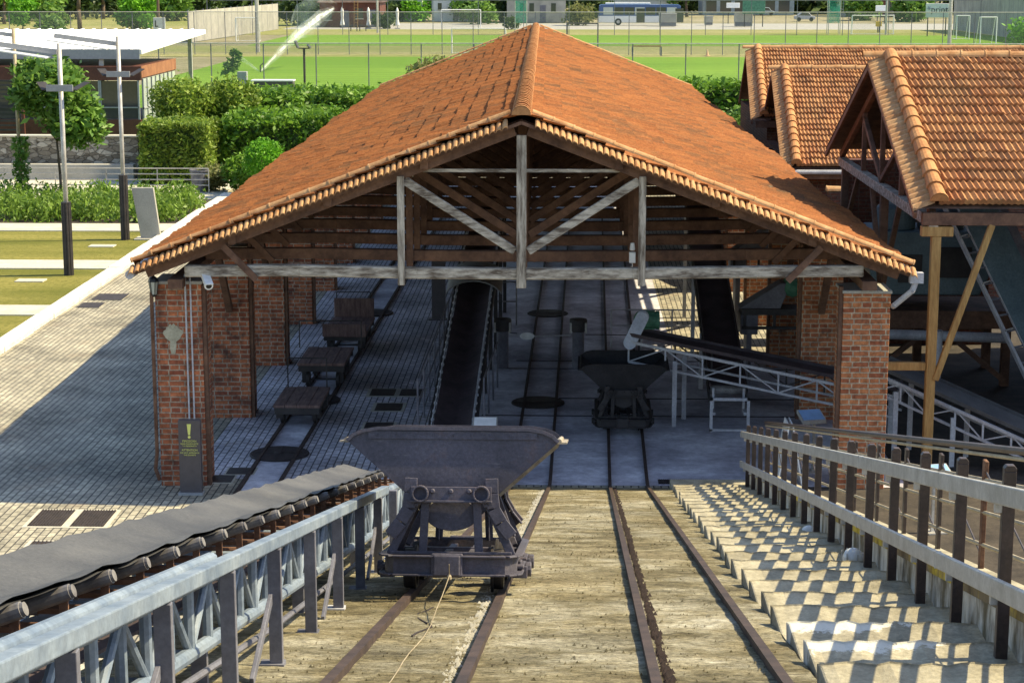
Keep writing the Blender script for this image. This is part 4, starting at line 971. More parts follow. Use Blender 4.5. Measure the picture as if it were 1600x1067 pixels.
def motor(p, r, L, parent, ax='x'):
    m = MB(); m.lathe(p, [(r*.35, -L*.6), (r*.8, -L*.5), (r, -L*.42), (r, L*.35), (r*1.05, L*.36), (r*1.05, L*.5), (r*.3, L*.52)], 20, ax)
    for k in range(12):
        a = 2*math.pi*k/12; u, v = math.cos(a)*r*1.04, math.sin(a)*r*1.04
        if ax == 'x': m.beam((p[0]-L*.35, p[1]+u, p[2]+v), (p[0]+L*.3, p[1]+u, p[2]+v), .012, .012)
        else: m.beam((p[0]+u, p[1]-L*.35, p[2]+v), (p[0]+u, p[1]+L*.3, p[2]+v), .012, .012)
    return m.build('motor', 'greenm', parent)
motor(gy(1012, 500, 34.1), .16, .42, RB, 'x')
lattice_belt('steep_belt', 'dark narrow belt conveyor rising beside the dark tip wagon to the rear', (2.92, 33.5, .62), (3.15, 45.5, 2.9), .66, .18, 'dark', 'belt_dark', ((.25, 0), (.55, 0), (.9, 0)), 26, True, .08)
t = thing('belt_stand', 'light steel stand under the low end of the narrow dark belt', 'stand', (2.9, 33, 0))
m = MB(); m.box(2.61, 2.66, 33.0, 33.3, .3, .35); m.box(3.16, 3.21, 33.0, 33.3, .3, .35); m.box(2.56, 2.61, 32.95, 33.0, 0, .62); m.box(3.21, 3.26, 32.95, 33.0, 0, .62); m.box(2.56, 3.26, 32.95, 33.0, .57, .62); m.box(2.56, 3.26, 32.95, 33.0, .02, .06)
m.box(2.62, 2.66, 33.3, 33.35, .3, .72); m.box(3.16, 3.2, 33.3, 33.35, .3, .72); m.build('frame', 'lightsteel', t)
def screen_machine(name, label, x0, x1, y, z, h):
    t = thing(name, label, 'machine', ((x0+x1)/2, y, 0))
    m = MB(); m.box(x0, x1, y-.3, y+.3, z-.06, z+.06); m.box(x0, x1, y-.32, y-.28, z-.34, z-.28)
    for k in range(4): x = x0+.06+(x1-x0-.12)*k/3; m.box(x-.025, x+.025, y-.32, y-.28, z-.3, z)
    m.build('platform', 'dark', t)
    for x in (x0+.15, x1-.15): m = MB(); m.box(x-.05, x+.05, y-.3, y+.3, 0, z-.06); m.build('support', 'bluedark', t)
    m = MB(); m.prism([(x0-.05, z+.06), (x0+.75, z+.06), (x0+.95, z+.06+h), (x0+.75, z+.06+h)], y-.25, y+.25); m.build('chute', 'bluedark', t, bevel=.015)
    m = MB(); m.box(x0-.02, x0+.32, y-.28, y+.28, z-.45, z-.06); m.build('outlet_box', 'bluedark', t, bevel=.015)
    motor((x0+.98, y-.05, z+.06+h*.8), .17, .45, t, 'y')
    m = MB(); m.beam((x0+1.1, y, z+h+.05), (x1, y, z+h-.18), .5, .05); m.build('cover', 'dark', t)
    return t
screen_machine('sorting_machine', 'grey sorting machine with a green motor between the belt and the right pillars', 3.45, 5.3, 37.2, 1.45, .5)
screen_machine('sorting_machine', 'rear grey sorting machine with a green motor, higher behind the first one', 3.6, 5.3, 41.5, 1.9, .55)
# plant under the right roof
t = thing('separator_tank', 'teal grey steel separator tank on a timber platform behind the yellow post', 'machine', (7, 37.5, 0))
m = MB(); m.prism([(6.1, 1.75), (8.1, 1.75), (8.3, 2.2), (8.3, 3.0), (6.0, 3.0), (5.95, 2.2)], 37.2, 38.6); m.build('tank', 'tank', t, bevel=.03)
m = MB(); m.lathe((6.5, 37.7, 3.0), [(.36, 0), (.38, .02), (.38, .42), (.30, .5), (.1, .52)], 24); m.lathe((7.4, 37.8, 3.0), [(.44, 0), (.46, .02), (.46, .36), (.3, .42)], 24); m.build('drum', 'tank', t)
m = MB(); m.box(6.5, 6.95, 37.16, 37.2, 2.0, 2.55); m.build('hatch', 'dark', t, bevel=.01); m = MB(); m.box(7.3, 7.9, 37.16, 37.2, 2.1, 2.7); m.build('hatch', 'dark', t, bevel=.01)
m = MB(); m.box(5.6, 8.8, 36.9, 38.9, 1.3, 1.45); m.box(5.6, 8.8, 36.85, 36.9, 1.15, 1.5); m.build('platform', 'wood', t, bevel=.01)
for x in (5.8, 7.2, 8.6):
    for y in (37.0, 38.7): m = MB(); m.box(x-.08, x+.08, y-.08, y+.08, 0, 1.3); m.build('leg', 'wood', t)
m = MB(); m.beam((5.8, 36.88, .1), (7.2, 36.88, 1.25), .1, .1); m.beam((8.6, 36.88, .1), (7.2, 36.88, 1.25), .1, .1); m.build('brace', 'wood', t)
m = MB(); m.tube((6.2, 36.8, 1.05), (8.6, 36.8, .98), .10, 12); m.build('pipe', 'lightsteel', t)
m = MB(); m.tube((6.95, 35.6, .35), (6.95, 35.6, 1.35), .14, 14); m.tube((6.95, 35.6, 1.0), (6.95, 35.6, 1.03), .155, 14); m.build('duct', 'lightsteel', t)
t = thing('bucket_elevator', 'steep dark conveyor with a pale ladder edge climbing behind the yellow brace', 'conveyor', (8.3, 34.5, 0))
a, c = Vector((8.62, 34.3, .25)), Vector((6.78, 36.2, 4.3)); sd = Vector((1, .25, .15)).normalized()
m = MB(); m.beam(a+sd*.62, c+sd*.62, .75, .06, sd.cross(c-a)); m.build('belt', 'tank', t)
m = MB(); m.beam(a, c, .05, .10, sd.cross(c-a)); m.build('ladder_edge', 'lightsteel', t)
m = MB(); m.beam(a+sd*.24, c+sd*.24, .03, .05, sd.cross(c-a)); m.build('ladder_edge', 'lightsteel', t)
m = MB()
for k in range(15): p = a+(c-a)*(k+.5)/15; m.beam(p, p+sd*.24, .03, .03)
m.build('rung', 'bluedark', t)
m = MB(); m.beam(a+sd*1.05, c+sd*1.05, .16, .14, sd.cross(c-a)); m.build('side_beam', 'bluedark', t)
for k in range(4):
    p = a+(c-a)*(.3+.2*k); u = sd.cross(c-a).normalized()*.28; u = -u if u.z < 0 else u
    m = MB(); m.path([p+sd*.2, p+sd*.2+u*.6-sd*.10, p+sd*.0+u*.4, p], .012, 6); m.build('hand_hoop', 'galv', t)
m = MB(); m.beam(a+sd*.35+Vector((0, -.06, 0)), a+sd*.35+(c-a)*.22+Vector((0, -.06, 0)), .22, .02, sd.cross(c-a)); m.build('rust_plate', 'rust', t)
def lectern(label, p, rotz, m_='skyblue'):
    t = thing('info_lectern', label, 'info panel', (p.x, p.y, 0), 'slanted info panels', (0, 0, rotz)); z = p.z
    m = MB(); m.add([(-.20, -.15, z-.06), (.20, -.15, z-.06), (.20, .15, z+.06), (-.20, .15, z+.06), (-.20, -.15, z-.12), (.20, -.15, z-.12), (.20, .15, z-.0), (-.20, .15, z-.0)],
                   [(0, 1, 2, 3), (7, 6, 5, 4), (0, 4, 5, 1), (1, 5, 6, 2), (2, 6, 7, 3), (3, 7, 4, 0)]); m.build('head', 'galv', t, True, bevel=.004)
    m = MB(); m.add([(-.18, -.132, z-.049), (.18, -.132, z-.049), (.18, .132, z+.057), (-.18, .132, z+.057)], [(0, 1, 2, 3)]); m.build('panel', m_, t, True)
    m = MB(); m.box(-.07, -.03, -.02, .02, 0, z-.07); m.box(.03, .07, -.02, .02, 0, z-.07); m.box(-.15, .15, -.12, .12, 0, .02); m.build('stalk', 'galv', t, True)
lectern('blue topped info panel in front of the right brick pillars', gz(1268, 648, .95), .25)
lectern('blue topped info panel just behind the brown railing', gz(1465, 735, .92), .25)
lectern('white topped info panel just behind the rim of the near tip wagon', gz(758, 660, .80), 0, 'white')
t = thing('folding_sign', 'blank white folding board standing behind the handrail', 'board', (3.55, 29.6, 0))
for s in (-1, 1):
    m = MB(); m.beam((3.55+s*.03, 29.6, 1.0), (3.55+s*.2, 29.6, 0), .6, .02, (1, 0, 0)); m.v = [(x, y, z) for x, y, z in m.v]; m.build('leaf', 'white', t)

# ================================================================== TILED ROOFS ON THE RIGHT
def right_shed(name, label, xl, yf, ze, yr, zr, xr, yb, zb, skew, rows, brows, verge=.40, tile=.205):
    t = thing(name, label, 'shed', (xl, yr, 0)); sk = lambda y: skew*(y-yf)
    A, B, C, D = (xl+verge, yf, ze), (xr, yf, ze), (xr, yr, zr), (xl+verge+sk(yr), yr, zr)
    tiled(A, B, C, D, rows, int((xr-xl)/tile), 8, .022, .055, 2, .009, .014).build('roof_slope', 'tile_right', t)
    A2, B2, C2, D2 = (xr, yb, zb), (xl+verge+sk(yb), yb, zb), (xl+verge+sk(yr), yr, zr), (xr, yr, zr)
    tiled(A2, B2, C2, D2, brows, int((xr-xl)/tile), 4, .018, .05, 1, .008, .014).build('roof_slope', 'tile_right', t)
    barrels(MB(), (xr, yr, zr-.02), (xl+sk(yr)-.05, yr, zr-.02), int((xr-xl)/.42), .12, .10).build('ridge_tiles', 'tile_verge', t)
    barrels(MB(), (xl+verge, yf-.04, ze+.02), (xl+verge+sk(yr), yr-.05, zr), max(10, int((yr-yf)/.36)), .145, .115, lift=.02).build('verge_tiles', 'tile_cap', t)
    # ribbed tile strip hanging outside the verge row
    m = MB(); n = int((yr-yf)/.15); n2 = n*3
    for k in range(n2+1):
        q = k/n2; p = Vector((xl+verge+sk(yf+(yr-yf)*q), yf+(yr-yf)*q, ze+(zr-ze)*q)); h = (.0, .055, .05)[k % 3]
        m.v += [tuple(p+Vector((-.06, 0, h))), tuple(p+Vector((-verge, 0, h-.13))), tuple(p+Vector((-verge, 0, h-.17)))]
    m.f = [(3*k+i, 3*k+i+1, 3*k+i+4, 3*k+i+3) for k in range(n2) for i in (0, 1)]
    m.build('tile_strip', 'tile_verge', t)
    m = MB(); m.beam((xl+.04, yf, ze-.2), (xl+.04+sk(yr), yr, zr-.2), .05, .10); m.beam((xl+.04+sk(yr), yr, zr-.2), (xl+.04+sk(yb), yb, zb-.2), .05, .10); m.build('barge_board', 'wood', t)
    m = MB()
    for P in ((A, B, C, D), (A2, B2, C2, D2)):
        q = [(x-(verge-.02 if abs(x-xr) > .01 else 0), y, z-.09) for x, y, z in P]; m.add(q, [(0, 1, 2, 3)])
    m.build('roof_boards', 'wood', t)
    m = MB(); m.box(xl+verge*.4, xr, yf+.03, yf+.17, ze-.36, ze-.16); m.build('eave_beam', 'wood', t, bevel=.01)
    return t
RA = right_shed('tiled_shed', 'tall tiled roof on yellow timber posts in the right foreground', 5.46, 30.15, 4.40, 35.3, 6.46, 12.4, 40.7, 4.36, .0, 16, 15)
def post_beam(par, nm, mm, *segs):
    m = MB()
    for a, c, w_, h_ in segs: m.beam(a, c, w_, h_)
    return m.build(nm, mm, par, bevel=.012)
post_beam(RA, 'post', 'wood_yellow', ((5.86, 30.28, 0), (5.86, 30.28, 3.86), .15, .15))
post_beam(RA, 'brace', 'wood_yellow', ((5.93, 30.22, 1.55), (6.72, 30.22, 4.05), .10, .10))
post_beam(RA, 'post_head', 'wood_yellow', ((5.62, 30.28, 3.94), (6.12, 30.28, 3.94), .17, .16))
post_beam(RA, 'girt', 'wood_yellow', ((5.05, 30.3, 1.76), (5.78, 30.3, 1.76), .12, .13))
post_beam(RA, 'post', 'wood_yellow', ((11.9, 30.28, 0), (11.9, 30.28, 4.05), .15, .15))
for yy in (35.3, 40.3): post_beam(RA, 'post', 'wood', ((5.86, yy, 0), (5.86, yy, 4.0), .15, .15))
post_beam(RA, 'tie_beam', 'wood_grey', ((5.80, 30.2, 4.08), (5.80, 40.4, 4.05), .16, .18))
for a, c in (((5.8, 35.3, 4.1), (5.8, 35.3, 6.2)), ((5.8, 33.2, 4.1), (5.8, 33.2, 5.3)), ((5.8, 37.5, 4.1), (5.8, 37.5, 5.3)), ((5.8, 35.3, 4.2), (5.8, 33.0, 5.2)), ((5.8, 35.3, 4.2), (5.8, 37.6, 5.2)), ((5.86, 40.2, 2.6), (5.86, 38.4, 4.0)), ((5.86, 35.4, 2.2), (5.86, 36.8, 4.0)), ((5.86, 35.2, 2.2), (5.86, 33.6, 4.0))):
    post_beam(RA, 'strut', 'wood', (a, c, .09, .10))
for s in (0, 1): post_beam(RA, 'rafter', 'wood', ((5.80, 30.2 if s == 0 else 40.5, 4.15), (5.80, 35.3, 6.2), .10, .14))
m = MB(); m.box(5.95, 9.15, 41.2, 41.5, 0, 4.0); m.build('dark_backdrop_wall', 'brick_dark', RA)  # added as a dark backdrop, in place of the bay's shade
m = MB(); m.box(12.0, 12.3, 30.5, 41.2, 0, 3.5); m.add([(12.0, 30.5, 3.5), (12.0, 30.5, 4.3), (12.0, 35.3, 6.3), (12.0, 40.4, 4.3), (12.0, 41.2, 3.5), (12.3, 30.5, 3.5), (12.3, 30.5, 4.3), (12.3, 35.3, 6.3), (12.3, 40.4, 4.3), (12.3, 41.2, 3.5)], [(0, 1, 2, 3, 4), (9, 8, 7, 6, 5), (0, 5, 6, 1), (1, 6, 7, 2), (2, 7, 8, 3), (3, 8, 9, 4)]); m.build('unseen_side_wall', 'brick_dark', RA)  # unseen end wall; gable filled in to keep sun off the floor
RBB = right_shed('tiled_shed', 'middle tiled roof with a barrel verge, between the two other right-hand roofs', 5.50, 49.0, 3.10, 55.0, 5.25, 16, 58.5, 3.95, .05, 18, 9, .38)
m = MB(); m.box(6.05, 15.8, 49.5, 49.8, 0, 2.95); m.box(6.05, 6.3, 49.8, 58, 0, 2.95); m.build('brick_wall', 'brick_dark', RBB)  # side run of dark brick stands for shade in the open gable
m = MB(); m.tube((5.7, 48.95, 2.93), (16, 48.95, 2.93), .06, 8); m.build('gutter', 'lightsteel', RBB)
for y in (49.2, 52, 55): m = MB(); m.box(5.78, 5.90, y-.06, y+.06, 0, 2.9 if y < 50 else 3.0); m.build('timber_post', 'wood', RBB)
m = MB(); m.box(5.55, 5.75, 48.9, 55.2, 2.78, 2.9); m.build('timber_beam', 'wood', RBB)
m = MB(); m.add([(6.2, 49.3, 2.9), (6.4, 55, 5.0), (6.5, 58.3, 3.7), (6.5, 58.3, 2.9)], [(0, 1, 2, 3)]); m.build('gable_board', 'wood', RBB)
RCC = right_shed('tiled_shed', 'furthest tiled roof on the right, seen below the field fence', 5.55, 58.0, 3.68, 63.0, 5.50, 24, 68, 3.6, .05, 15, 14, .40)
m = MB(); m.box(6.1, 23.8, 58.5, 58.8, 0, 3.5); m.box(6.1, 6.4, 58.8, 67.5, 0, 3.5); m.build('brick_wall', 'brick_dark', RCC)  # gable-side run is dark brick in place of an open, shaded end
m = MB(); m.add([(6.2, 58.3, 3.4), (6.4, 63, 5.25), (6.6, 67.8, 3.4)], [(0, 1, 2)]); m.build('gable_board', 'wood', RCC)
t = thing('coped_wall', 'dark brick wall with a clay tile coping under the middle right roof', 'wall', (7.6, 46.5, 0))
m = MB(); m.box(6.35, 12, 46.35, 46.6, 0, 2.72); m.build('brick_face', 'brick_dark', t)
barrels(MB(), (6.3, 46.47, 2.74), (12, 46.47, 2.74), 14, .13, .11).build('coping_tiles', 'tile_verge', t)

# ================================================================== FIXTURES ON THE FRONT PILLARS
t = thing('wall_lantern', 'black glazed lantern hanging under the left eave', 'lantern', (-6.42, 29.1, 2.9))
m = MB(); c = gy(240, 447, 29.1)
m.lathe((c.x, c.y, c.z-.14), [(.02, -.03), (.045, 0), (.05, .01)], 6); m.lathe((c.x, c.y, c.z+.07), [(.088, 0), (.07, .05), (.03, .08), (.012, .10), (.02, .115), (.005, .13)], 6)
for k in range(6): a = math.pi*k/3; m.beam((c.x+.045*math.cos(a), c.y+.045*math.sin(a), c.z-.13), (c.x+.075*math.cos(a), c.y+.075*math.sin(a), c.z+.07), .01, .01)
m.path([(c.x, c.y, c.z+.19), (c.x, c.y+.0, c.z+.27), (c.x+.12, c.y+.25, c.z+.27)], .01, 6); m.build('frame', 'blackp', t)
m = MB(); m.lathe((c.x, c.y, c.z-.13), [(.042, 0), (.072, .198)], 6); m.build('pane', 'paleglass', t)
t = thing('security_camera', 'white bullet security camera on the inner side of the left pillar', 'camera', (-5.3, 29, 3))
c = gy(322, 436, 28.9); dv = Vector((.12, -.30, -.13))
m = MB(); m.tube(c-dv*.35, c+dv*.5, .062, 14); m.tube(c+dv*.5, c+dv*.62, .068, 14); m.beam(c-dv*.4+Vector((0, 0, .06)), c+dv*.8+Vector((0, 0, .06)), .12, .012); m.build('housing', 'white', t)
m = MB(); m.tube(c+dv*.6, c+dv*.63, .045, 14); m.build('lens', 'blackp', t)
m = MB(); m.path([c, c+Vector((-.08, .1, .12)), c+Vector((-.2, .28, .16))], .02, 8); m.build('bracket', 'darkobj', t)
t = thing('warning_sign', 'tall dark warning sign with a yellow exclamation mark at the left pillar foot', 'sign', (-5.78, 28.72, 0))
m = MB(); m.box(-5.95, -5.61, 28.66, 28.76, 0, 1.18); m.build('board', 'signgrey', t, bevel=.006)
m = MB(); m.box(-5.97, -5.59, 28.6, 28.8, 0, .03); m.build('foot', 'grey', t)
m = MB(); m.prism([(-5.812, 1.12), (-5.748, 1.12), (-5.765, .95), (-5.795, .95)], 28.652, 28.659); m.build('exclamation_mark', 'signyellow', t)
m = MB(); m.lathe((-5.78, 28.655, .915), [(.022, -.003), (.022, .003)], 14, 'y'); m.build('exclamation_dot', 'signyellow', t)
for k, (bd, sz, z) in enumerate((('ΠΡΟΣΟΧΗ', .044, .835), ('ΜΗΝ ΠΛΗΣΙΑΖΕΤΕ', .031, .797), ('ΤΑ ΕΚΘΕΜΑΤΑ', .031, .762), ('ATTENTION', .044, .695), ('DO NOT APPROACH', .031, .655), ('THE EXHIBITS', .031, .62))):
    text_part('lettering', bd, sz, (-5.78, 28.655, z), (R_(90), 0, 0), 'signyellow', t)
for k, (x, z) in enumerate(((-5.60, .93), (-5.6, .80))): pass
m = MB(); c = gy(988, 396, 30.5); m.box(c.x-.05, c.x+.05, c.y-.05, c.y+.05, c.z-.15, c.z+.02); m.lathe((c.x, c.y, c.z+.05), [(.04, 0), (.045, .02), (.03, .12)], 12); m.path([(c.x, c.y, c.z-.15), (c.x+.01, c.y, c.z-.35)], .008, 5)
tag(m.build('junction_box', 'white', bevel=.006), 'small white electric box on the queen post under the shed roof', 'junction box')

# ================================================================== GARDEN ON THE LEFT
def lamp_post(label, x, y, h, ivy=False):
    t = thing('lamp_post', label, 'lamp post', (x, y, 0), 'garden lamp posts')
    m = MB(); m.tube((x, y, 0), (x, y, h), .062, 14); m.build('pole', 'galv' if not ivy else 'brassy', t, smooth=True)
    if not ivy:
        m = MB()
        for k in range(10): a = 2*math.pi*k/10; m.tube((x+.10*math.cos(a), y+.10*math.sin(a), 0), (x+.10*math.cos(a), y+.10*math.sin(a), 1.95), .036, 8)
        m.build('fluted_base', 'dark', t)
        m = MB(); m.box(x-.36, x+.34, y-.11, y-.06, 4.86, 5.03); m.build('cross_box', 'grey', t, bevel=.005)
        m = MB(); m.beam((x+.34, y-.05, 4.9), (x+.62, y+.3, 5.08), .25, .025); m.beam((x-.36, y-.05, 4.9), (x-.6, y+.3, 5.08), .25, .025); m.build('side_wing', 'dark', t)
    m = MB(); m.beam((x-.04, y-.06, h-.22), (x-1.85, y-.12, h+.02), .10, .13); m.build('arm', 'grey', t)
    m = MB(); m.beam((x-.25, y-.2, h-.36), (x-2.0, y-.25, h-.10), .5, .035); m.build('reflector', 'white', t, bevel=.006)
    return t
lamp_post('slim lamp post with a fluted dark base, the nearer one on the dry lawn', -13.2, 50.2, 6.1)
lamp_post('slim lamp post with a fluted dark base beside the leaning concrete slab', -13.23, 57.0, 6.05)
lamp_post('lamp post with climbing ivy on its lower half at the left edge', -18.9, 66.0, 6.0, True)
z_ = rng.random(900)*2.3; a_ = rng.random(900)*6.28; r_ = .08+.16*rng.random(900)+.10*np.sin(z_*4)**2
tag(leaf_mb(np.stack([-18.85+r_*np.cos(a_), 66+r_*np.sin(a_), z_], 1), .09).build('ivy', 'leaf_mid'), 'ivy climbing the lamp post at the left edge', 'climbing plant')
for (x, y, w_) in ((-13.95, 49.2, .75), (-13.6, 55.6, .75)):
    m = MB(); m.box(x-w_/2, x+w_/2, y-.22, y+.22, -.05, .03); tag(m.build('lawn_slab', 'slab', bevel=.01), 'small stone slab set in the dry lawn %s' % ('near the nearest lamp post' if y < 52 else 'below the leaning concrete slab'), 'stone slab')
t = thing('leaning_slab', 'tall grey concrete info slab leaning at the corner of the lawn', 'slab sign', (-12.6, 57.2, 0))
m = MB(); m.prism([(-12.78, .03), (-12.18, .03), (-12.36, 1.56), (-13.02, 1.56)], 57.1, 57.24); m.build('slab', 'midgrey', t, bevel=.01)
m = MB(); m.box(-12.95, -12.12, 56.9, 57.5, 0, .04); m.build('base', 'slab', t)
# planting: low bushy ground cover
L = []
for k in range(240):
    x = -24.5+12.2*rnd.random(); y = 60.9+5.2*rnd.random(); r_ = rnd.uniform(.30, .62)
    if x+r_*.6 < -12.15: L.append((x, y, r_*.55, r_, rnd.uniform(.8, 1.15)))
p_ = lobes_pts(L, 26000, .45); p_ = p_[(p_[:, 2] > 0) & (p_[:, 0] < -12.05) & (p_[:, 1] > 60.55)]
stuff(leaf_mb(p_, .075, upbias=-.5).build('ground_cover', 'blade'), 'bright green feathery ground cover between the path and the steel railing', 'ground cover')
T = railing('steel_railing', 'thin steel railing along the path in front of the stone wall', [(-26, 69.2, 0), (-12.9, 69.0, 0)], .92, 7, 'galv', (1., .78, .56, .34), None, .022)
m = MB(); m.box(-40, -16.55, 74.0, 74.4, 0, 1.62); W1 = m
t = thing('stone_wall', 'rubble stone wall below the white roofed pavilion', 'wall', (-25, 74.2, 0)); m.build('rubble_face', 'stone', t)
m = MB(); m.box(-40.1, -16.5, 73.94, 74.46, 1.62, 1.68); m.build('coping', 'slab', t, bevel=.01)
m = MB(); m.box(-40, -16.6, 73.3, 73.7, 0, .62); tag(m.build('plinth_wall', 'midgrey', bevel=.01), 'low smooth concrete wall in front of the rubble stone wall', 'wall')
PV = thing('pavilion', 'glazed maroon kiosk under a wide white ribbed roof', 'pavilion', (-24, 86, 0))
m = MB(); nn = 60
for k in range(nn):
    x0 = -34+(15.5)*k/nn; x1 = x0+15.5/nn
    sk0, sk1 = .75*(k/nn), .75*((k+1)/nn)
    for h in (0,):
        m.add([(x0, 84, 4.56), (x1, 84, 4.56), (x1+sk1, 95, 5.08), (x0+sk0, 95, 5.08)], [(0, 1, 2, 3)])
    if k % 2 == 0: m.beam((x0, 84, 4.585), (x0+sk0, 95, 5.105), .06, .05)
m.build('roof', 'white_roof', PV)
m = MB(); m.box(-34, -18.55, 83.9, 84.0, 4.15, 4.57); m.build('fascia', 'grey', PV)
m = MB(); m.beam((-18.52, 83.95, 4.46), (-17.75, 95, 4.98), .12, .2); m.build('roof_edge', 'white', PV)
m = MB(); m.add([(-34, 84.1, 4.40), (-18.6, 84.1, 4.40), (-17.85, 95, 4.95), (-34, 95, 4.95)], [(0, 1, 2, 3)]); m.build('soffit', 'grey', PV)
m = MB(); m.box(-34, -18.45, 83.5, 91, 3.25, 3.85); m.build('band', 'maroon', PV)
m = MB(); m.box(-18.45, -18.40, 83.5, 91, 3.36, 3.86); m.build('band', 'brownpanel', PV)
m = MB(); m.box(-34, -18.5, 83.55, 90.9, .5, 1.55); m.build('panel_base', 'maroon', PV)
for k in range(7):
    x0 = -18.55-1.72*(k+1); m = MB(); m.box(x0+.06, x0+1.66, 83.58, 83.62, 1.6, 3.22); p = m.build('window', 'darkglass', PV)
    m = MB()
    for xx in (x0, x0+1.66): m.box(xx, xx+.07, 83.52, 83.60, 1.55, 3.25)
    m.box(x0, x0+1.72, 83.52, 83.6, 2.05, 2.10); m.build('window_frame', 'grey', p)
for k in range(4):
    y0_ = 83.7+1.8*k; m = MB(); m.box(-18.47, -18.43, y0_+.05, y0_+1.75, 1.0, 3.3); p = m.build('window', 'paleglass', PV)
    m = MB()
    for yy in (y0_, y0_+.85): m.box(-18.43, -18.38, yy, yy+.07, .9, 3.3)
    m.box(-18.43, -18.38, y0_, y0_+1.8, 2.0, 2.06); m.build('window_frame', 'grey', p)
for x, y in ((-20.3, 84.2), (-25, 84.2), (-18.2, 93.5)):
    m = MB(); m.box(x-.09, x+.09, y-.09, y+.09, 0, 4.5 if y < 90 else 4.9); m.build('column', 'galv', PV)
t = thing('slat_screen', 'dark slatted screen at the left end of the pavilion', 'screen', (-23.6, 82, 0))
m = MB()
for k in range(13): m.box(-24.8, -23.2, 82, 82.06, 1.0+.19*k, 1.07+.19*k)
m.build('slats', 'dark', t); 
for x in (-23.25, -24.5): m = MB(); m.box(x-.06, x+.06, 81.95, 82.1, 0, 3.5); m.build('upright', 'maroon', t)
# hedges and shrubs
def hedge(label, x0, x1, y0, y1, h, n, leaf, m_, bulge=.1, name='hedge', group=None):
    t = thing(name, label, 'hedge', ((x0+x1)/2, (y0+y1)/2, 0), group)
    leaf_mb(box_pts(x0, x1, y0, y1, 0, h, n, bulge), leaf).build('foliage', m_, t)
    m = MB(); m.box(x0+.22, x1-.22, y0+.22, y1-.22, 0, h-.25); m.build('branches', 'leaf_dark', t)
    return t
hedge('square clipped hedge block at the end of the stone wall', -16.0, -13.5, 71.8, 74.6, 2.3, 13000, .082, 'leaf_hedge', .06)
hedge('tall laurel hedge running behind the left roof slope', -14.2, -6.6, 78.5, 82, 2.92, 20000, .11, 'leaf_laurel', .14)
hedge('lower laurel hedge in front of the tall one, beside the roof', -13.2, -7.0, 74.0, 78.4, 2.3, 19000, .11, 'leaf_laurel', .16)
hedge('ivy covered hedge between the shed roof and the right-hand roofs', 3.5, 9.2, 80.5, 83, 3.25, 9000, .13, 'leaf_laurel', .12)
def bush(label, x, y, z, r, n, leaf, m_, zs=.9, lob=5, name='bush', inner=.6):
    t = thing(name, label, 'bush', (x, y, 0)); L = [(x, y, z, r, zs)]
    for k in range(lob): a = 2*math.pi*k/lob+x; L.append((x+r*.5*math.cos(a), y+r*.5*math.sin(a), z+r*.25*math.sin(a*2+y), r*.62, zs))
    leaf_mb(lobes_pts(L, n, inner), leaf).build('foliage', m_, t); m = MB()
    for k in range(3): m.tube((x+.05*k-.05, y, 0), (x+.1*k-.1, y+.04*k, max(.2, z)), .03, 6, .015)
    m.build('stems', 'bark', t); return t
bush('bright green clipped ball bush beside the left eave', -10.7, 68, 1.35, .68, 5000, .055, 'leaf_lime', 1., 0, 'ball_bush', .82)
bush('dark bush under the bright ball bush', -11.6, 69.3, .75, .8, 2500, .09, 'leaf_laurel')
bush('dusty low shrub at the end of the steel railing', -12.9, 69.9, .5, .62, 1500, .08, 'leaf_olive')
bush('pale shrub at the corner of the hedge beyond the shed', 7.2, 77.5, 1.5, 1.3, 3200, .11, 'leaf_mid')
bush('round headed shrub above the square hedge, by the kiosk window', -15.2, 76.2, 2.75, 1.2, 6500, .085, 'leaf_hedge')
bush('round headed shrub joining the tall laurel hedge', -13.5, 77.3, 2.75, 1.1, 5500, .09, 'leaf_hedge')
tree('maple_tree', 'young leafy tree in front of the pavilion, behind the nearest lamp post', -17.55, 65.9, 5.3, 1.75, 5200, .15, 'leaf_mid', .06, .42, 8)
t = thing('planter_pot', 'grey bucket shaped planter at the end of the steel railing', 'planter', (-13.3, 69.9, 0))
m = MB(); m.lathe((-13.35, 69.6, 0), [(.25, 0), (.33, .75), (.36, .76), (.36, .82), (.30, .82), (.28, .7)], 20); m.build('pot', 'bluedark', t)

# ================================================================== SPORTS GROUND AND BEYOND
def fence(label, xs_, y, h, x0, x1, mesh=True, m_='galv', r_=.035, post_m='bluedark', name='wire_fence'):
    t = thing(name, label, 'fence', (x0, y, 0), 'wire fences of the sports ground')
    for x in xs_: m = MB(); m.tube((x, y, 0), (x, y, h), r_, 6); m.build('post', post_m, t)
    m = MB(); m.tube((x0, y, h), (x1, y, h), r_, 6); m.build('top_rail', m_, t)
    if mesh: m = MB(); m.box(x0, x1, y-.004, y+.004, .05, h-.02); m.build('wire_netting', 'mesh', t)
    return t
x1_ = gy(412, 100, 110).x
fence('near tall wire fence of the pitch with a thin top rail, just beyond the hedges', [x1_+3.0*k for k in range(-8, 20)], 110, 3.85, x1_-24, x1_+57)
x2_ = gy(497, 60, 184).x
fence('middle tall wire fence crossing the sports ground', [x2_+2.95*k for k in range(-16, 28)], 184, 4.0, x2_-50, x2_+82, True, 'galv', .04)
x3_ = gy(960, 53, 240).x
fence('far wire fence before the road with the bus', [x3_+5.6*k for k in range(-9, 9)], 240, 4.2, x3_-50, x3_+45, False, 'bluedark', .045)
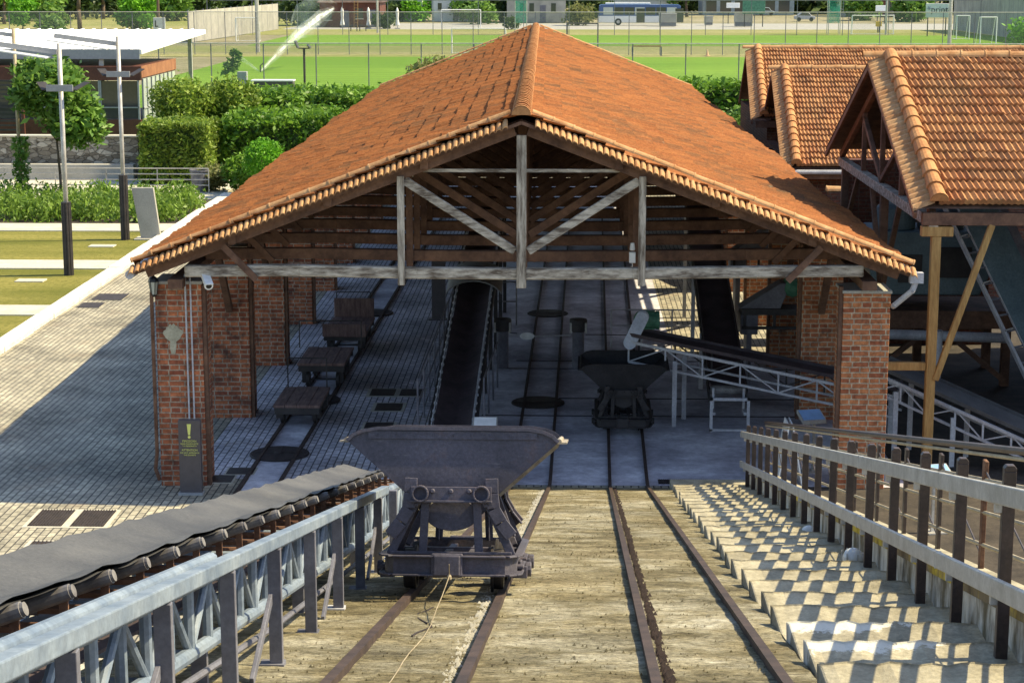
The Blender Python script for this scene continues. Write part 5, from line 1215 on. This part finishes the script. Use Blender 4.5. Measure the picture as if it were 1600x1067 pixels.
# palisade walls at both ends of the far pitch
def palisade(label, a, c, h, m_, n):
    t = thing('panel_wall', label, 'wall', (a[0], a[1], 0), 'panel walls at the ends of the pitch'); A, C = Vector(a), Vector(c)
    m = MB(); m.beam(A+Vector((0, 0, h/2)), C+Vector((0, 0, h/2)), .12, h); m.build('panel', m_, t)
    m = MB()
    for k in range(n+1): p = A+(C-A)*k/n; m.box(p.x-.06, p.x+.06, p.y-.14, p.y+.02, 0, h+.15)
    m.build('ribs', 'bluedark', t)
    return t
palisade('weathered grey panel wall behind the left goal post', (gz(300, 66).x, 214, 0), (gz(440, 45).x, 262, 0), 3.4, 'wallgrey', 14)
palisade('long grey panel wall slanting down behind the two small white goals', (gy(1490, 40, 262).x, 262, 0), (gy(1640, 60, 215).x, 212, 0), 5.2, 'wallgrey', 24)
def goal(label, px0, px1, pyb, h, depth=1.2, m_='white', r_=.06, net=True):
    a, c = gz(px0, pyb), gz(px1, pyb); t = thing('football_goal', label, 'goal', (a.x, a.y, 0), 'football goals on the pitches')
    m = MB(); m.path([a, a+Vector((0, 0, h)), c+Vector((0, 0, h)), c], r_, 8); m.build('frame', m_, t)
    m = MB(); b_ = Vector((0, depth, 0))
    for p in (a, c): m.path([p+Vector((0, 0, h)), p+Vector((0, depth*.35, h)), p+b_, p], r_*.5, 6)
    m.tube(a+b_, c+b_, r_*.5, 6); m.tube(a+Vector((0, depth*.35, h)), c+Vector((0, depth*.35, h)), r_*.5, 6); m.build('stay', m_, t)
    if net:
        m = MB(); q = Vector((0, depth*.35, h)); m.add([a+q, c+q, c+b_, a+b_], [(0, 1, 2, 3)]); m.build('net', 'mesh', t)
    return t
goal('white goal partly hidden by the left roof slope, bush at its foot', 706, 790, 84, 2.35)
goal('far white goal in front of the white building', 690, 751, 43, 2.4)
goal('white goal post with black feet before the left panel wall', 369, 404, 65, 2.6, 1.5)
goal('dark framed goal rising just behind the right roof slope', 886, 934, 78, 2.6, 1.6, 'dark', .07, False)
goal('white goal beyond the right-hand roofs, near the yellow boards', 1331, 1396, 54, 2.3)
goal('left of the two small white goals by the grey wall', 1494, 1514, 62, 2.7, 2.0)
goal('right of the two small white goals by the grey wall', 1531, 1556, 70, 2.9, 2.2)
t = thing('low_bar', 'low wooden training bar on the grass beyond the right roof slope', 'bar', (gz(990, 90).x, gz(990, 90).y, 0)); a, c = gz(988, 88), gz(1033, 88)
m = MB(); m.box(a.x, c.x, a.y-.1, a.y+.1, .85, .98); m.build('beam', 'wood_yellow', t)
for p in (a, c): m = MB(); m.box(p.x-.06, p.x+.06, p.y-.06, p.y+.06, 0, .85); m.build('leg', 'bluedark', t)
c = gz(1105, 88); m = MB(); m.lathe((c.x, c.y, 0), [(.28, 0), (.28, .05), (.15, .06), (.05, .62)], 14); tag(m.build('traffic_cone', 'orangep'), 'small pale cone alone on the grass right of the main roof', 'cone')
# sprinkler
t = thing('sprinkler', 'pitch sprinkler throwing a long white jet of water', 'sprinkler', (gz(408, 113).x, gz(408, 113).y, 0)); o = gz(407, 113)
m = MB(); m.tube(o, o+Vector((0, 0, .5)), .05, 8); m.tube(o+Vector((0, 0, .5)), o+Vector((.25, .1, .7)), .04, 8); m.build('nozzle', 'dark', t)
def jet(pts, radii, mm, nm):
    m = MB(); n = 10; P = [Vector(p) for p in pts]
    for i, (p, r_) in enumerate(zip(P, radii)):
        for k in range(n):
            a = 2*math.pi*k/n; jt = 1+.25*math.sin(k*2.3+i*1.7); m.v.append((p.x+r_*math.cos(a)*.6*jt, p.y+r_*math.cos(a)*.5, p.z+r_*math.sin(a)*jt))
    m.f = [(i*n+k, i*n+(k+1) % n, (i+1)*n+(k+1) % n, (i+1)*n+k) for i in range(len(P)-1) for k in range(n)]
    return m.build(nm, mm, t, smooth=True)
Yj = o.y
jp = [(gy(x, y, Yj+dy_)) for x, y, dy_ in ((409, 110, 0), (432, 86, 2), (455, 64, 4), (478, 44, 6), (500, 27, 8), (521, 14, 10))]
jet(jp, (.04, .11, .17, .22, .22, .08), 'water', 'water_jet'); jet(jp, (.12, .3, .45, .55, .5, .2), 'mist', 'spray')
jet([gy(x, y, Yj) for x, y in ((404, 111), (392, 102), (378, 93), (360, 84))], (.05, .12, .15, .1), 'mist', 'water_jet')
jet([gy(x, y, Yj+14) for x, y in ((523, 12), (500, 14), (480, 26), (462, 44))], (.4, 1.3, 1.7, .7), 'mist', 'spray_cloud')
tree('sapling', 'young sapling with a leafy top in front of the sprinkler', gy(363, 120, 112).x, 112, 2.6+.9, .62, 420, .15, 'leaf_mid', .03, .42, 4)
bush('loose olive green shrub growing behind the left roof slope', gy(680, 95, 104).x, 104, 2.6, 1.5, 900, .17, 'leaf_olive', .55, 5, 'bush', .3)
t = thing('scoreboard_back', 'long low dark box with a white top edge above the laurel hedge', 'box', (gy(430, 132, 99).x, 99, 0)); c = gy(430, 125, 99)
m = MB(); m.box(gy(395, 130, 99).x, gy(459, 130, 99).x, 98.6, 99.4, 0, c.z-.06); m.build('body', 'signgrey', t); m = MB(); m.box(gy(394, 130, 99).x, gy(460, 130, 99).x, 98.55, 99.45, c.z-.06, c.z); m.build('edge', 'white', t)
m = MB(); c = gy(379, 122, 108); m.box(c.x-.27, c.x+.27, c.y-.2, c.y+.2, 0, c.z+.35); tag(m.build('utility_box', 'grey', bevel=.03), 'small grey utility box beside the young sapling', 'utility box')
t = thing('floodlight', 'dark pole with a pair of small floodlights at the near fence', 'floodlight', (gy(475, 140, 100).x, 100, 0)); p = gy(475, 76, 100)
m = MB(); m.tube((p.x, 100, 0), p, .06, 8); m.tube(p+Vector((-.3, 0, 0)), p+Vector((.3, 0, 0)), .03, 6); m.build('pole', 'dark', t)
for s in (-1, 1): m = MB(); m.beam(p+Vector((s*.32, .05, .02)), p+Vector((s*.32-.12, -.05, .38 if s < 0 else .18)), .14, .10); m.build('lamp_head', 'bluedark', t)
for k, (px, pb, h, lb) in enumerate(((403, 82, 14, 'pale concrete mast behind the sprinkler jet'), (590, 52, 13, 'thin concrete mast left of the closed parasols'), (1384, 55, 13, 'thin pale mast in front of the right goal'), (1483, 74, 12, 'thick grey mast beside the white billboard'), (248, 47, 12, 'brown timber mast rising behind the white pavilion roof'))):
    p = gz(px, pb); m = MB(); m.tube((p.x, p.y, 0), (p.x, p.y, h), .22 if k in (0, 3, 4) else .14, 8, .14); tag(m.build('mast', 'bark' if k == 4 else 'galv'), lb, 'mast', 'tall masts around the pitches')
for k, px in enumerate((814, 1302)):
    p = gz(px, 54); t = thing('net_tower', ('green netting tower rising behind the ridge of the main roof', 'green netting tower left of the white goal on the right')[k], 'net tower', (p.x, p.y, 0), 'green netting towers')
    w_ = .72; m = MB()
    for sx in (-1, 1):
        for sy in (-1, 1): m.tube((p.x+sx*w_, p.y+sy*w_, 0), (p.x+sx*w_, p.y+sy*w_, 9), .05, 6)
    m.build('poles', 'galv', t)
    m = MB()
    for sx in (-1, 1): m.quad((p.x+sx*w_, p.y-w_, 1.4), (p.x+sx*w_, p.y+w_, 1.4), (p.x+sx*w_, p.y+w_, 9), (p.x+sx*w_, p.y-w_, 9)); m.quad((p.x-w_, p.y+sx*w_, 1.4), (p.x+w_, p.y+sx*w_, 1.4), (p.x+w_, p.y+sx*w_, 9), (p.x-w_, p.y+sx*w_, 9))
    m.build('netting', 'netgreen', t)
# bus ----------------------------------------------------------------
p = gz(935, 40); BY = p.y; bx0 = p.x; bx1 = gy(1064, 30, BY).x
t = thing('parked_bus', 'long white and blue bus parked on the road beyond the pitch', 'bus', ((bx0+bx1)/2, BY, 0))
m = MB(); m.prism([(bx0, .35), (bx1, .35), (bx1, 1.35), (bx0, 1.35)], BY, BY+2.5); m.build('lower_body', 'bus_white', t, bevel=.08)
m = MB(); m.prism([(bx0+.02, 1.35), (bx1-.02, 1.35), (bx1-.06, 2.75), (bx1-.35, 2.95), (bx0+.4, 2.95), (bx0+.1, 2.8)], BY+.02, BY+2.48); m.build('upper_body', 'bus_blue', t, bevel=.06)
m = MB(); m.box(bx0+1.0, bx0+7.5, BY+.4, BY+2.1, 2.95, 3.2); m.build('roof_unit', 'bus_white', t, bevel=.05)
L_ = bx1-bx0
for k in range(7):
    m = MB(); x = bx0+.7+k*(L_-1.2)/7; m.box(x, x+(L_-1.2)/7-.14, BY-.012, BY+.03, 1.5, 2.55); m.build('window', 'darkglass' if k % 3 else 'paleglass', t)
for q in (.24, .79):
    m = MB(); m.lathe((bx0+L_*q, BY+.05, .5), [(.1, -.10), (.28, -.10), (.30, -.06), (.48, -.08), (.5, .1), (.5, .25)], 20, 'y'); w2 = m.build('wheel', 'rubber', t)
    m = MB(); m.lathe((bx0+L_*q, BY+.03, .5), [(.05, -.11), (.25, -.10)], 16, 'y'); m.build('hub', 'galv', w2)
for q in (.46, .93): m = MB(); m.box(bx0+L_*q, bx0+L_*q+1.2, BY-.015, BY+.02, .4, 2.4); m.build('door', 'darkglass', t)
def container(label, px0, px1, pyb, h, m1='wallgrey', m2='bluedark'):
    a, c = gz(px0, pyb), gz(px1, pyb); t = thing('bin_container', label, 'container', ((a.x+c.x)/2, a.y, 0), 'grey containers by the road')
    m = MB(); m.box(a.x, c.x, a.y, a.y+1.5, h*.32, h); m.build('body', m1, t, bevel=.05)
    m = MB(); m.box(a.x+.06, c.x-.06, a.y+.05, a.y+1.4, .05, h*.32); m.build('base', m2, t)
    m = MB(); m.box(a.x-.05, c.x+.05, a.y-.05, a.y+1.55, h, h+.1); m.build('lid', 'galv', t)
container('grey container in front of the rear half of the bus', 1030, 1057, 42, 1.75)
container('wide grey container right of the bus, below a lit board', 1148, 1176, 42, 1.9)
container('small grey bin right of the bus', 1101, 1114, 40, 1.2)
def car(label, px0, px1, pyb, mm):
    a, c = gz(px0, pyb), gz(px1, pyb); L = c.x-a.x; t = thing('parked_car', label, 'car', ((a.x+c.x)/2, a.y, 0), 'cars parked along the far road')
    P = lambda q: a.x+L*q
    m = MB(); m.prism([(P(0), .3), (P(1), .3), (P(1), .75), (P(.82), .85), (P(.68), 1.38), (P(.32), 1.42), (P(.12), .92), (P(0), .8)], a.y, a.y+1.7); m.build('body', mm, t, bevel=.08)
    m = MB(); m.prism([(P(.2), .92), (P(.77), .88), (P(.66), 1.3), (P(.34), 1.34)], a.y-.02, a.y+.02); m.build('side_window', 'darkglass', t)
    for q in (.2, .8): m = MB(); m.lathe((P(q), a.y+.05, .32), [(.1, -.08), (.32, -.08), (.32, .15)], 16, 'y'); m.build('wheel', 'rubber', t)
car('pale grey car behind the far fence, left of the right netting tower', 1242, 1274, 34, 'lightsteel')
car('pale van-like car right of the bus behind the green banner', 1184, 1210, 25, 'bluegrey')
# houses -------------------------------------------------------------
def house(name, label, px0, px1, pyb, h, depth, wall, roof, roof_h=1.2, wins=(), doors=(), over=.4, ridge=True):
    a, c = gz(px0, pyb), gz(px1, pyb); x0, x1, y = a.x, c.x, a.y; t = thing(name, label, 'building', ((x0+x1)/2, y, 0))
    m = MB(); m.box(x0, x1, y, y+depth, 0, h); m.build('wall', wall, t)
    m = MB()
    if ridge: m.add([(x0-over, y-over, h), (x1+over, y-over, h), (x1+over, y+depth+over, h), (x0-over, y+depth+over, h), (x0+1, y+depth/2, h+roof_h), (x1-1, y+depth/2, h+roof_h)], [(0, 1, 5, 4), (1, 2, 5), (2, 3, 4, 5), (3, 0, 4), (3, 2, 1, 0)])
    else: m.box(x0-over, x1+over, y-over, y+depth+over, h, h+.22)
    m.build('roof', roof, t)
    for q0, q1, z0, z1 in wins:
        m = MB(); m.box(x0+(x1-x0)*q0, x0+(x1-x0)*q1, y-.03, y+.05, z0, z1); f_ = m.build('window', 'darkglass', t)
        m = MB(); m.box(x0+(x1-x0)*q0-.08, x0+(x1-x0)*q1+.08, y-.1, y-.03, z0-.1, z0); m.build('sill', 'slab', f_)
    for q0, q1, z1 in doors: m = MB(); m.box(x0+(x1-x0)*q0, x0+(x1-x0)*q1, y-.04, y+.05, 0, z1); m.build('door', 'bluedark', t)
    return t
house('club_house', 'dark club house with a brown roof behind the closed parasols', 500, 594, 43, 3.4, 9, 'maroon', 'roofdark', 1.6, ((.08, .2, 1, 2.4), (.6, .72, 1.2, 2.6)), ((.35, .48, 2.3), (.8, .93, 2.4)))
house('low_house', 'low cream house with a flat roof right of the closed parasols', 608, 660, 34, 4.2, 8, 'wallwhite', 'slab', .8, ((.5, .64, 1.5, 2.9),), (), .4, False)
house('white_house', 'white plastered building behind the far white goal', 675, 752, 34, 3.9, 9, 'wallwhite', 'roofdark', 1.4, ((.12, .2, 1.8, 2.8),), ((.43, .53, 2.7),))
house('grey_house', 'grey house with windows behind the main roof ridge', 792, 884, 36, 4.0, 9, 'wallgrey', 'roofdark', 1.6, ((.22, .30, 1.6, 2.9), (.38, .46, 1.6, 2.9), (.75, .83, 1.6, 2.9)), ((.56, .66, 2.6),))
house('orange_house', 'house with an orange hipped roof behind the bus', 915, 1050, 26, 3.6, 12, 'wallwhite', 'rooforange', 2.4)
house('office_block', 'blue grey office block with dark glazing right of the bus', 1098, 1240, 24, 9, 12, 'bluegrey', 'grey', 1, [(.03+.16*k, .15+.16*k, z, z+2.2) for k in range(6) for z in (.4, 3.6)], (), .2, False)
house('maroon_shop', 'dark maroon shop front with a yellow panel behind the right goal', 1376, 1446, 27, 7, 9, 'maroon', 'grey', 1, ((.1, .3, .4, 2.8), (.4, .6, .4, 2.8), (.72, .9, .4, 2.8)), (), .2, False)
house('grey_depot', 'long dark grey depot between the shop and the green netting tower', 1318, 1374, 26, 5, 9, 'wallgrey', 'roofdark', 1, ((.1, .4, .6, 3), (.55, .9, .6, 3)), (), .2, False)
house('warehouse', 'long grey warehouse behind the slanting panel wall', 1500, 1680, 18, 6.5, 14, 'wallgrey', 'grey', 1, ((.1, .2, 1, 3),), (), .2, False)
house('garden_store', 'half hidden pale store among the left trees', 88, 240, 21, 2.6, 7, 'wallwhite', 'slab', .7, ((.2, .3, 1, 2),), ((.6, .7, 2),), .3, False)
# boards -------------------------------------------------------------
def board(name, label, px0, px1, py0, py1, Y, m_, leg=True):
    a, c = gy(px0, py1, Y), gy(px1, py0, Y); t = thing(name, label, 'sign', ((a.x+c.x)/2, Y, 0)); m = MB(); m.box(a.x, c.x, Y-.06, Y+.06, a.z, c.z); m.build('board', m_, t, bevel=.04)
    if leg:
        for x in (a.x+.3, c.x-.3): m = MB(); m.box(x-.06, x+.06, Y, Y+.12, 0, a.z); m.build('leg', 'dark', t)
    return t, a, c
t, a, c = board('billboard', 'white billboard with a leaf mark and dark lettering by the thick mast', 1446, 1483, 6, 28, 236, 'wallwhite')
text_part('lettering', 'print', 1.05, (a.x+.62, 235.92, a.z+.62), (R_(90), 0, 0), 'signgrey', t, 'LEFT', .01)
text_part('lettering', 'ωθι', .72, (a.x+2.0, 235.92, a.z+.66), (R_(90), 0, 0), 'midgrey', t, 'LEFT', .01)
m = MB()
for q in (20, 65, 110, 155): m.beam((a.x+.38, 235.93, a.z+.95), (a.x+.38+.3*math.cos(R_(q)), 235.93, a.z+.95+.42*math.sin(R_(q))), .10, .02)
m.build('leaf_mark', 'signblue', t)
t, a, c = board('roof_sign', 'dark blue roof sign with white Greek capitals above the grey panel wall', 1524, 1562, 0, 9, 262, 'signblue')
text_part('lettering', 'ΝΤΕΡΣΑΛΟ', .62, ((a.x+c.x)/2, 261.92, a.z+.16), (R_(90), 0, 0), 'white', t, 'CENTER', .01)
t, a, c = board('notice_board', 'white notice board with dark marks on the timber mast', 240, 258, 28, 47, 205, 'wallwhite', False)
m = MB(); m.box(a.x+.18, a.x+.3, 204.9, 204.94, a.z+.3, c.z-.3); m.box(a.x+.18, a.x+.5, 204.9, 204.94, a.z+.3, a.z+.42); m.build('mark', 'blackp', t); m = MB(); m.tube((a.x+.6, 205.1, 0), (a.x+.6, 205.1, c.z), .06, 8); m.build('leg', 'bark', t)
t, a, c = board('yellow_panel', 'yellow panel on the maroon shop front', 1404, 1419, 0, 8, 324, 'yellowp')
t, a, c = board('light_board', 'white gridded board above the wide grey container', 1135, 1156, 5, 13, 290, 'white')
t, a, c = board('light_board', 'white gridded board beside the maroon shop front', 1368, 1386, 9, 18, 290, 'white')
t, a, c = board('field_board', 'small yellow board standing inside the right goal', 1368, 1378, 34, 42, 250, 'yellowp')
t, a, c = board('green_banner', 'tall green banner net hanging by the office block', 1160, 1196, -6, 22, 275, 'greenm')
for k, px in enumerate((535, 576, 621)):
    p = gz(px, 44+k*.6); t = thing('closed_parasol', ('closed white parasol left of the ladder, at the club house', 'closed white parasol in the middle of the club house terrace', 'closed white parasol at the right end, near the low cream house')[k], 'parasol', (p.x, p.y, 0), 'closed parasols of the club house')
    m = MB(); m.lathe((p.x, p.y, 0), [(.34, .35), (.30, .6), (.16, 1.3), (.2, 1.7), (.22, 2.2), (.14, 2.6), (.03, 2.85)], 10); m.build('canopy', 'cloth', t, smooth=True)
    m = MB(); m.tube((p.x, p.y, 0), (p.x, p.y, .5), .05, 6); m.box(p.x-.35, p.x+.35, p.y-.3, p.y+.3, 0, .08); m.build('base', 'grey', t)
p = gz(556, 44); t = thing('ladder', 'wooden ladder leaning on the club house', 'ladder', (p.x, p.y, 0)); m = MB()
for s in (-.25, .25): m.beam((p.x+s, p.y, 0), (p.x+s, p.y+.8, 4), .07, .07)
for k in range(9): m.beam((p.x-.25, p.y+.08*k, .4*k+.3), (p.x+.25, p.y+.08*k, .4*k+.3), .05, .05)
m.build('frame', 'wood_yellow', t)
for k, px in enumerate((553, 567)):
    p = gz(px, 49); t = thing('terrace_table', ('left', 'right')[k]+' dark terrace table in front of the closed parasols', 'table', (p.x, p.y, 0), 'terrace tables'); m = MB(); m.box(p.x-.5, p.x+.5, p.y-.4, p.y+.4, .7, .76); m.build('tabletop', 'dark', t)
    for sx in (-.4, .4):
        for sy in (-.3, .3): m = MB(); m.box(p.x+sx-.03, p.x+sx+.03, p.y+sy-.03, p.y+sy+.03, 0, .7); m.build('leg', 'dark', t)
# trees and shrubs around the pitch ----------------------------------
G = 'trees beyond the sports ground'
def ptree(name, label, px, pyb, h, cr, n, leaf, m_, **k): p = gz(px, pyb); return tree(name, label, p.x, p.y, h, cr, n, leaf, m_, group=G, **k)
for a in ((('pine_tree', 'broad green tree at the top left corner behind the pavilion roof'), 8, 38, 11, 5.0, 2200, .5, 'leaf_mid', dict(tr=.3, th=.25)),
          (('broadleaf_tree', 'small bright tree above the pavilion roof, left end'), 36, 50, 4.6, 2.4, 1300, .32, 'leaf_lime', dict(tr=.12, th=.2)),
          (('broadleaf_tree', 'low green tree above the middle of the pavilion roof'), 85, 50, 3.4, 2.2, 1100, .32, 'leaf_mid', dict(tr=.12, th=.15)),
          (('pine_tree', 'dark slim trunked tree left of the forked trunks'), 62, 24, 12, 4.5, 1500, .6, 'leaf_dark', dict(tr=.3, th=.2)),
          (('pine_tree', 'tall tree with a dark bare trunk above the pavilion roof'), 126, 46, 13, 4.5, 1500, .5, 'leaf_dark', dict(tr=.34, th=.42)),
          (('pine_tree', 'tree with a forked dark trunk beside the pale ground'), 161, 30, 13, 5.0, 1500, .6, 'leaf_dark', dict(tr=.38, th=.35)),
          (('broadleaf_tree', 'bright green bushy tree left of the notice board'), 215, 46, 4.4, 3.2, 1900, .36, 'leaf_lime', dict(tr=.14, th=.1)),
          (('pine_tree', 'dark tree right of the notice board'), 290, 18, 12, 5.5, 1800, .6, 'leaf_dark', dict(tr=.35, th=.12)),
          (('pine_tree', 'dark green tree above the left panel wall'), 350, 14, 12, 6.5, 2000, .65, 'leaf_dark', dict(tr=.35, th=.08)),
          (('pine_tree', 'large dark tree behind the water spray'), 445, 30, 13, 5.0, 2000, .6, 'leaf_dark', dict(tr=.35, th=.08)),
          (('pine_tree', 'dark tree behind the small bright tree at the left end'), 30, 26, 12, 5.5, 1900, .6, 'leaf_dark', dict(tr=.3, th=.05)),
          (('pine_tree', 'mid green tree behind the tall bare trunk'), 105, 22, 11, 5.5, 1900, .6, 'leaf_mid', dict(tr=.3, th=.05)),
          (('pine_tree', 'mid green tree between the forked trunks and the notice board'), 195, 20, 11, 5.2, 1900, .6, 'leaf_mid', dict(tr=.3, th=.05)),
          (('pine_tree', 'dark tree behind the brown timber mast'), 250, 22, 12, 5.2, 1900, .6, 'leaf_dark', dict(tr=.3, th=.05)),
          (('pine_tree', 'dark tree behind the concrete mast by the spray'), 395, 20, 12, 5.2, 1900, .6, 'leaf_dark', dict(tr=.3, th=.05)),
          (('pine_tree', 'dark tree behind the roof of the white plastered building'), 690, 16, 12, 6.5, 2000, .65, 'leaf_dark', dict(tr=.3, th=.05)),
          (('broadleaf_tree', 'bright tree overhanging the club house roof'), 545, 24, 10, 4.2, 1500, .5, 'leaf_mid', dict(tr=.3, th=.3)),
          (('pine_tree', 'dark forked tree behind the low cream house'), 600, 22, 12, 4.5, 1500, .6, 'leaf_dark', dict(tr=.35, th=.35)),
          (('broadleaf_tree', 'round green tree right of the white plastered building'), 760, 28, 6.5, 3.8, 1500, .5, 'leaf_mid', dict(tr=.25, th=.1)),
          (('pine_tree', 'dark tree behind the green netting tower at the roof ridge'), 850, 12, 13, 7, 2000, .7, 'leaf_dark', dict(tr=.35, th=.1)),
          (('broadleaf_tree', 'dark green tree left of the bus'), 912, 20, 10, 4.5, 1500, .6, 'leaf_dark', dict(tr=.3, th=.1)),
          (('broadleaf_tree', 'bright green tree right of the bus, before the office block'), 1072, 27, 9, 4.6, 1900, .5, 'leaf_mid', dict(tr=.3, th=.28)),
          (('broadleaf_tree', 'green tree above the right netting tower'), 1330, 22, 9, 4.6, 1700, .55, 'leaf_mid', dict(tr=.3, th=.25)),
          (('pine_tree', 'dark tree between the shop and the billboard'), 1440, 16, 12, 5.5, 1800, .6, 'leaf_mid', dict(tr=.3, th=.2)),
          (('pine_tree', 'dark tree left of the blue roof sign'), 1500, 10, 14, 6, 1900, .65, 'leaf_mid', dict(tr=.35, th=.15)),
          (('pine_tree', 'dark tree at the top right corner'), 1585, 12, 14, 6, 2100, .6, 'leaf_dark', dict(tr=.35, th=.1))):
    (nm, lb), px, pb, h, cr, n, lf, m_, kw = a; ptree(nm, lb, px, pb, h, cr, n, lf, m_, **kw)
def pbush(label, px, pyb, r, n, leaf, m_, zs=.8): p = gz(px, pyb); return bush(label, p.x, p.y, r*.7, r, n, leaf, m_, zs, 5, 'bush', .35)
pbush('grey green bush by the parasol at the right end', 600, 45, 1.5, 700, .3, 'leaf_dark')
pbush('bright green bush in front of the low cream house', 648, 34, 2.6, 1200, .35, 'leaf_lime')
pbush('large green bush covering the white building, left part', 728, 34, 2.7, 1200, .38, 'leaf_mid')
pbush('large green bush beside the far white goal, right part', 752, 38, 2.3, 1100, .35, 'leaf_mid')
pbush('pale dusty bush left of the bus front', 905, 40, 2.2, 1100, .3, 'leaf_olive')
pbush('leafy bush at the right edge beside the grey wall', 1606, 78, 2.2, 1200, .25, 'leaf_lime')
pbush('low bush on the dry ground behind the middle fence, far left', 80, 60, 1.8, 800, .3, 'leaf_mid')
for lb_, px_, pb_, rr_, mt_ in (('dark bush under the trees at the far left edge', 5, 34, 4.0, 'leaf_dark'), ('mid green bush under the trees, above the low green tree', 60, 33, 4.2, 'leaf_mid'), ('dark bush behind the tall bare trunk', 118, 30, 4.5, 'leaf_dark'), ('dark bush right of the forked trunks', 178, 27, 4.2, 'leaf_dark'),
        ('mid green bush behind the notice board', 268, 33, 3.6, 'leaf_mid'), ('dark bush above the left end of the panel wall', 318, 26, 4.2, 'leaf_dark'), ('mid green bush above the middle of the left panel wall', 372, 22, 4.6, 'leaf_mid'), ('dark bush in the mist left of the club house', 470, 40, 3.6, 'leaf_dark'), ('dark bush between the club house and the low cream house', 602, 34, 3.0, 'leaf_dark'), ('dark bush between white building and grey house', 775, 34, 3.6, 'leaf_dark'),
        ('dark bush behind the pale dusty bush and the bus', 925, 30, 3.6, 'leaf_dark'), ('dark bush left of the maroon shop front', 1345, 32, 3.2, 'leaf_mid'), ('mid green bush between shop front and billboard', 1425, 34, 3.2, 'leaf_mid'), ('dark bush above the right panel wall', 1545, 18, 5.0, 'leaf_dark'), ('dark bush above the right panel wall at the frame edge', 1595, 20, 4.6, 'leaf_dark')):
    pbush(lb_, px_, pb_, rr_, 1300, .5, mt_)
pbush('twiggy brown heap behind the main roof ridge', 800, 46, 1.2, 500, .22, 'leaf_dark')
# far wood closing the view
P_ = []
for k in range(60):
    x = -150+340*k/59+rnd.uniform(-4, 4); P_.append((x, 362+rnd.uniform(-14, 14), rnd.uniform(1, 6), rnd.uniform(5, 8), .9))
far = lobes_pts(P_, 34000, .5); far = far[far[:, 2] > 0]
stuff(leaf_mb(far, .95).build('far_wood', 'leaf_dark'), 'dark mass of trees closing the view beyond the houses', 'wood')
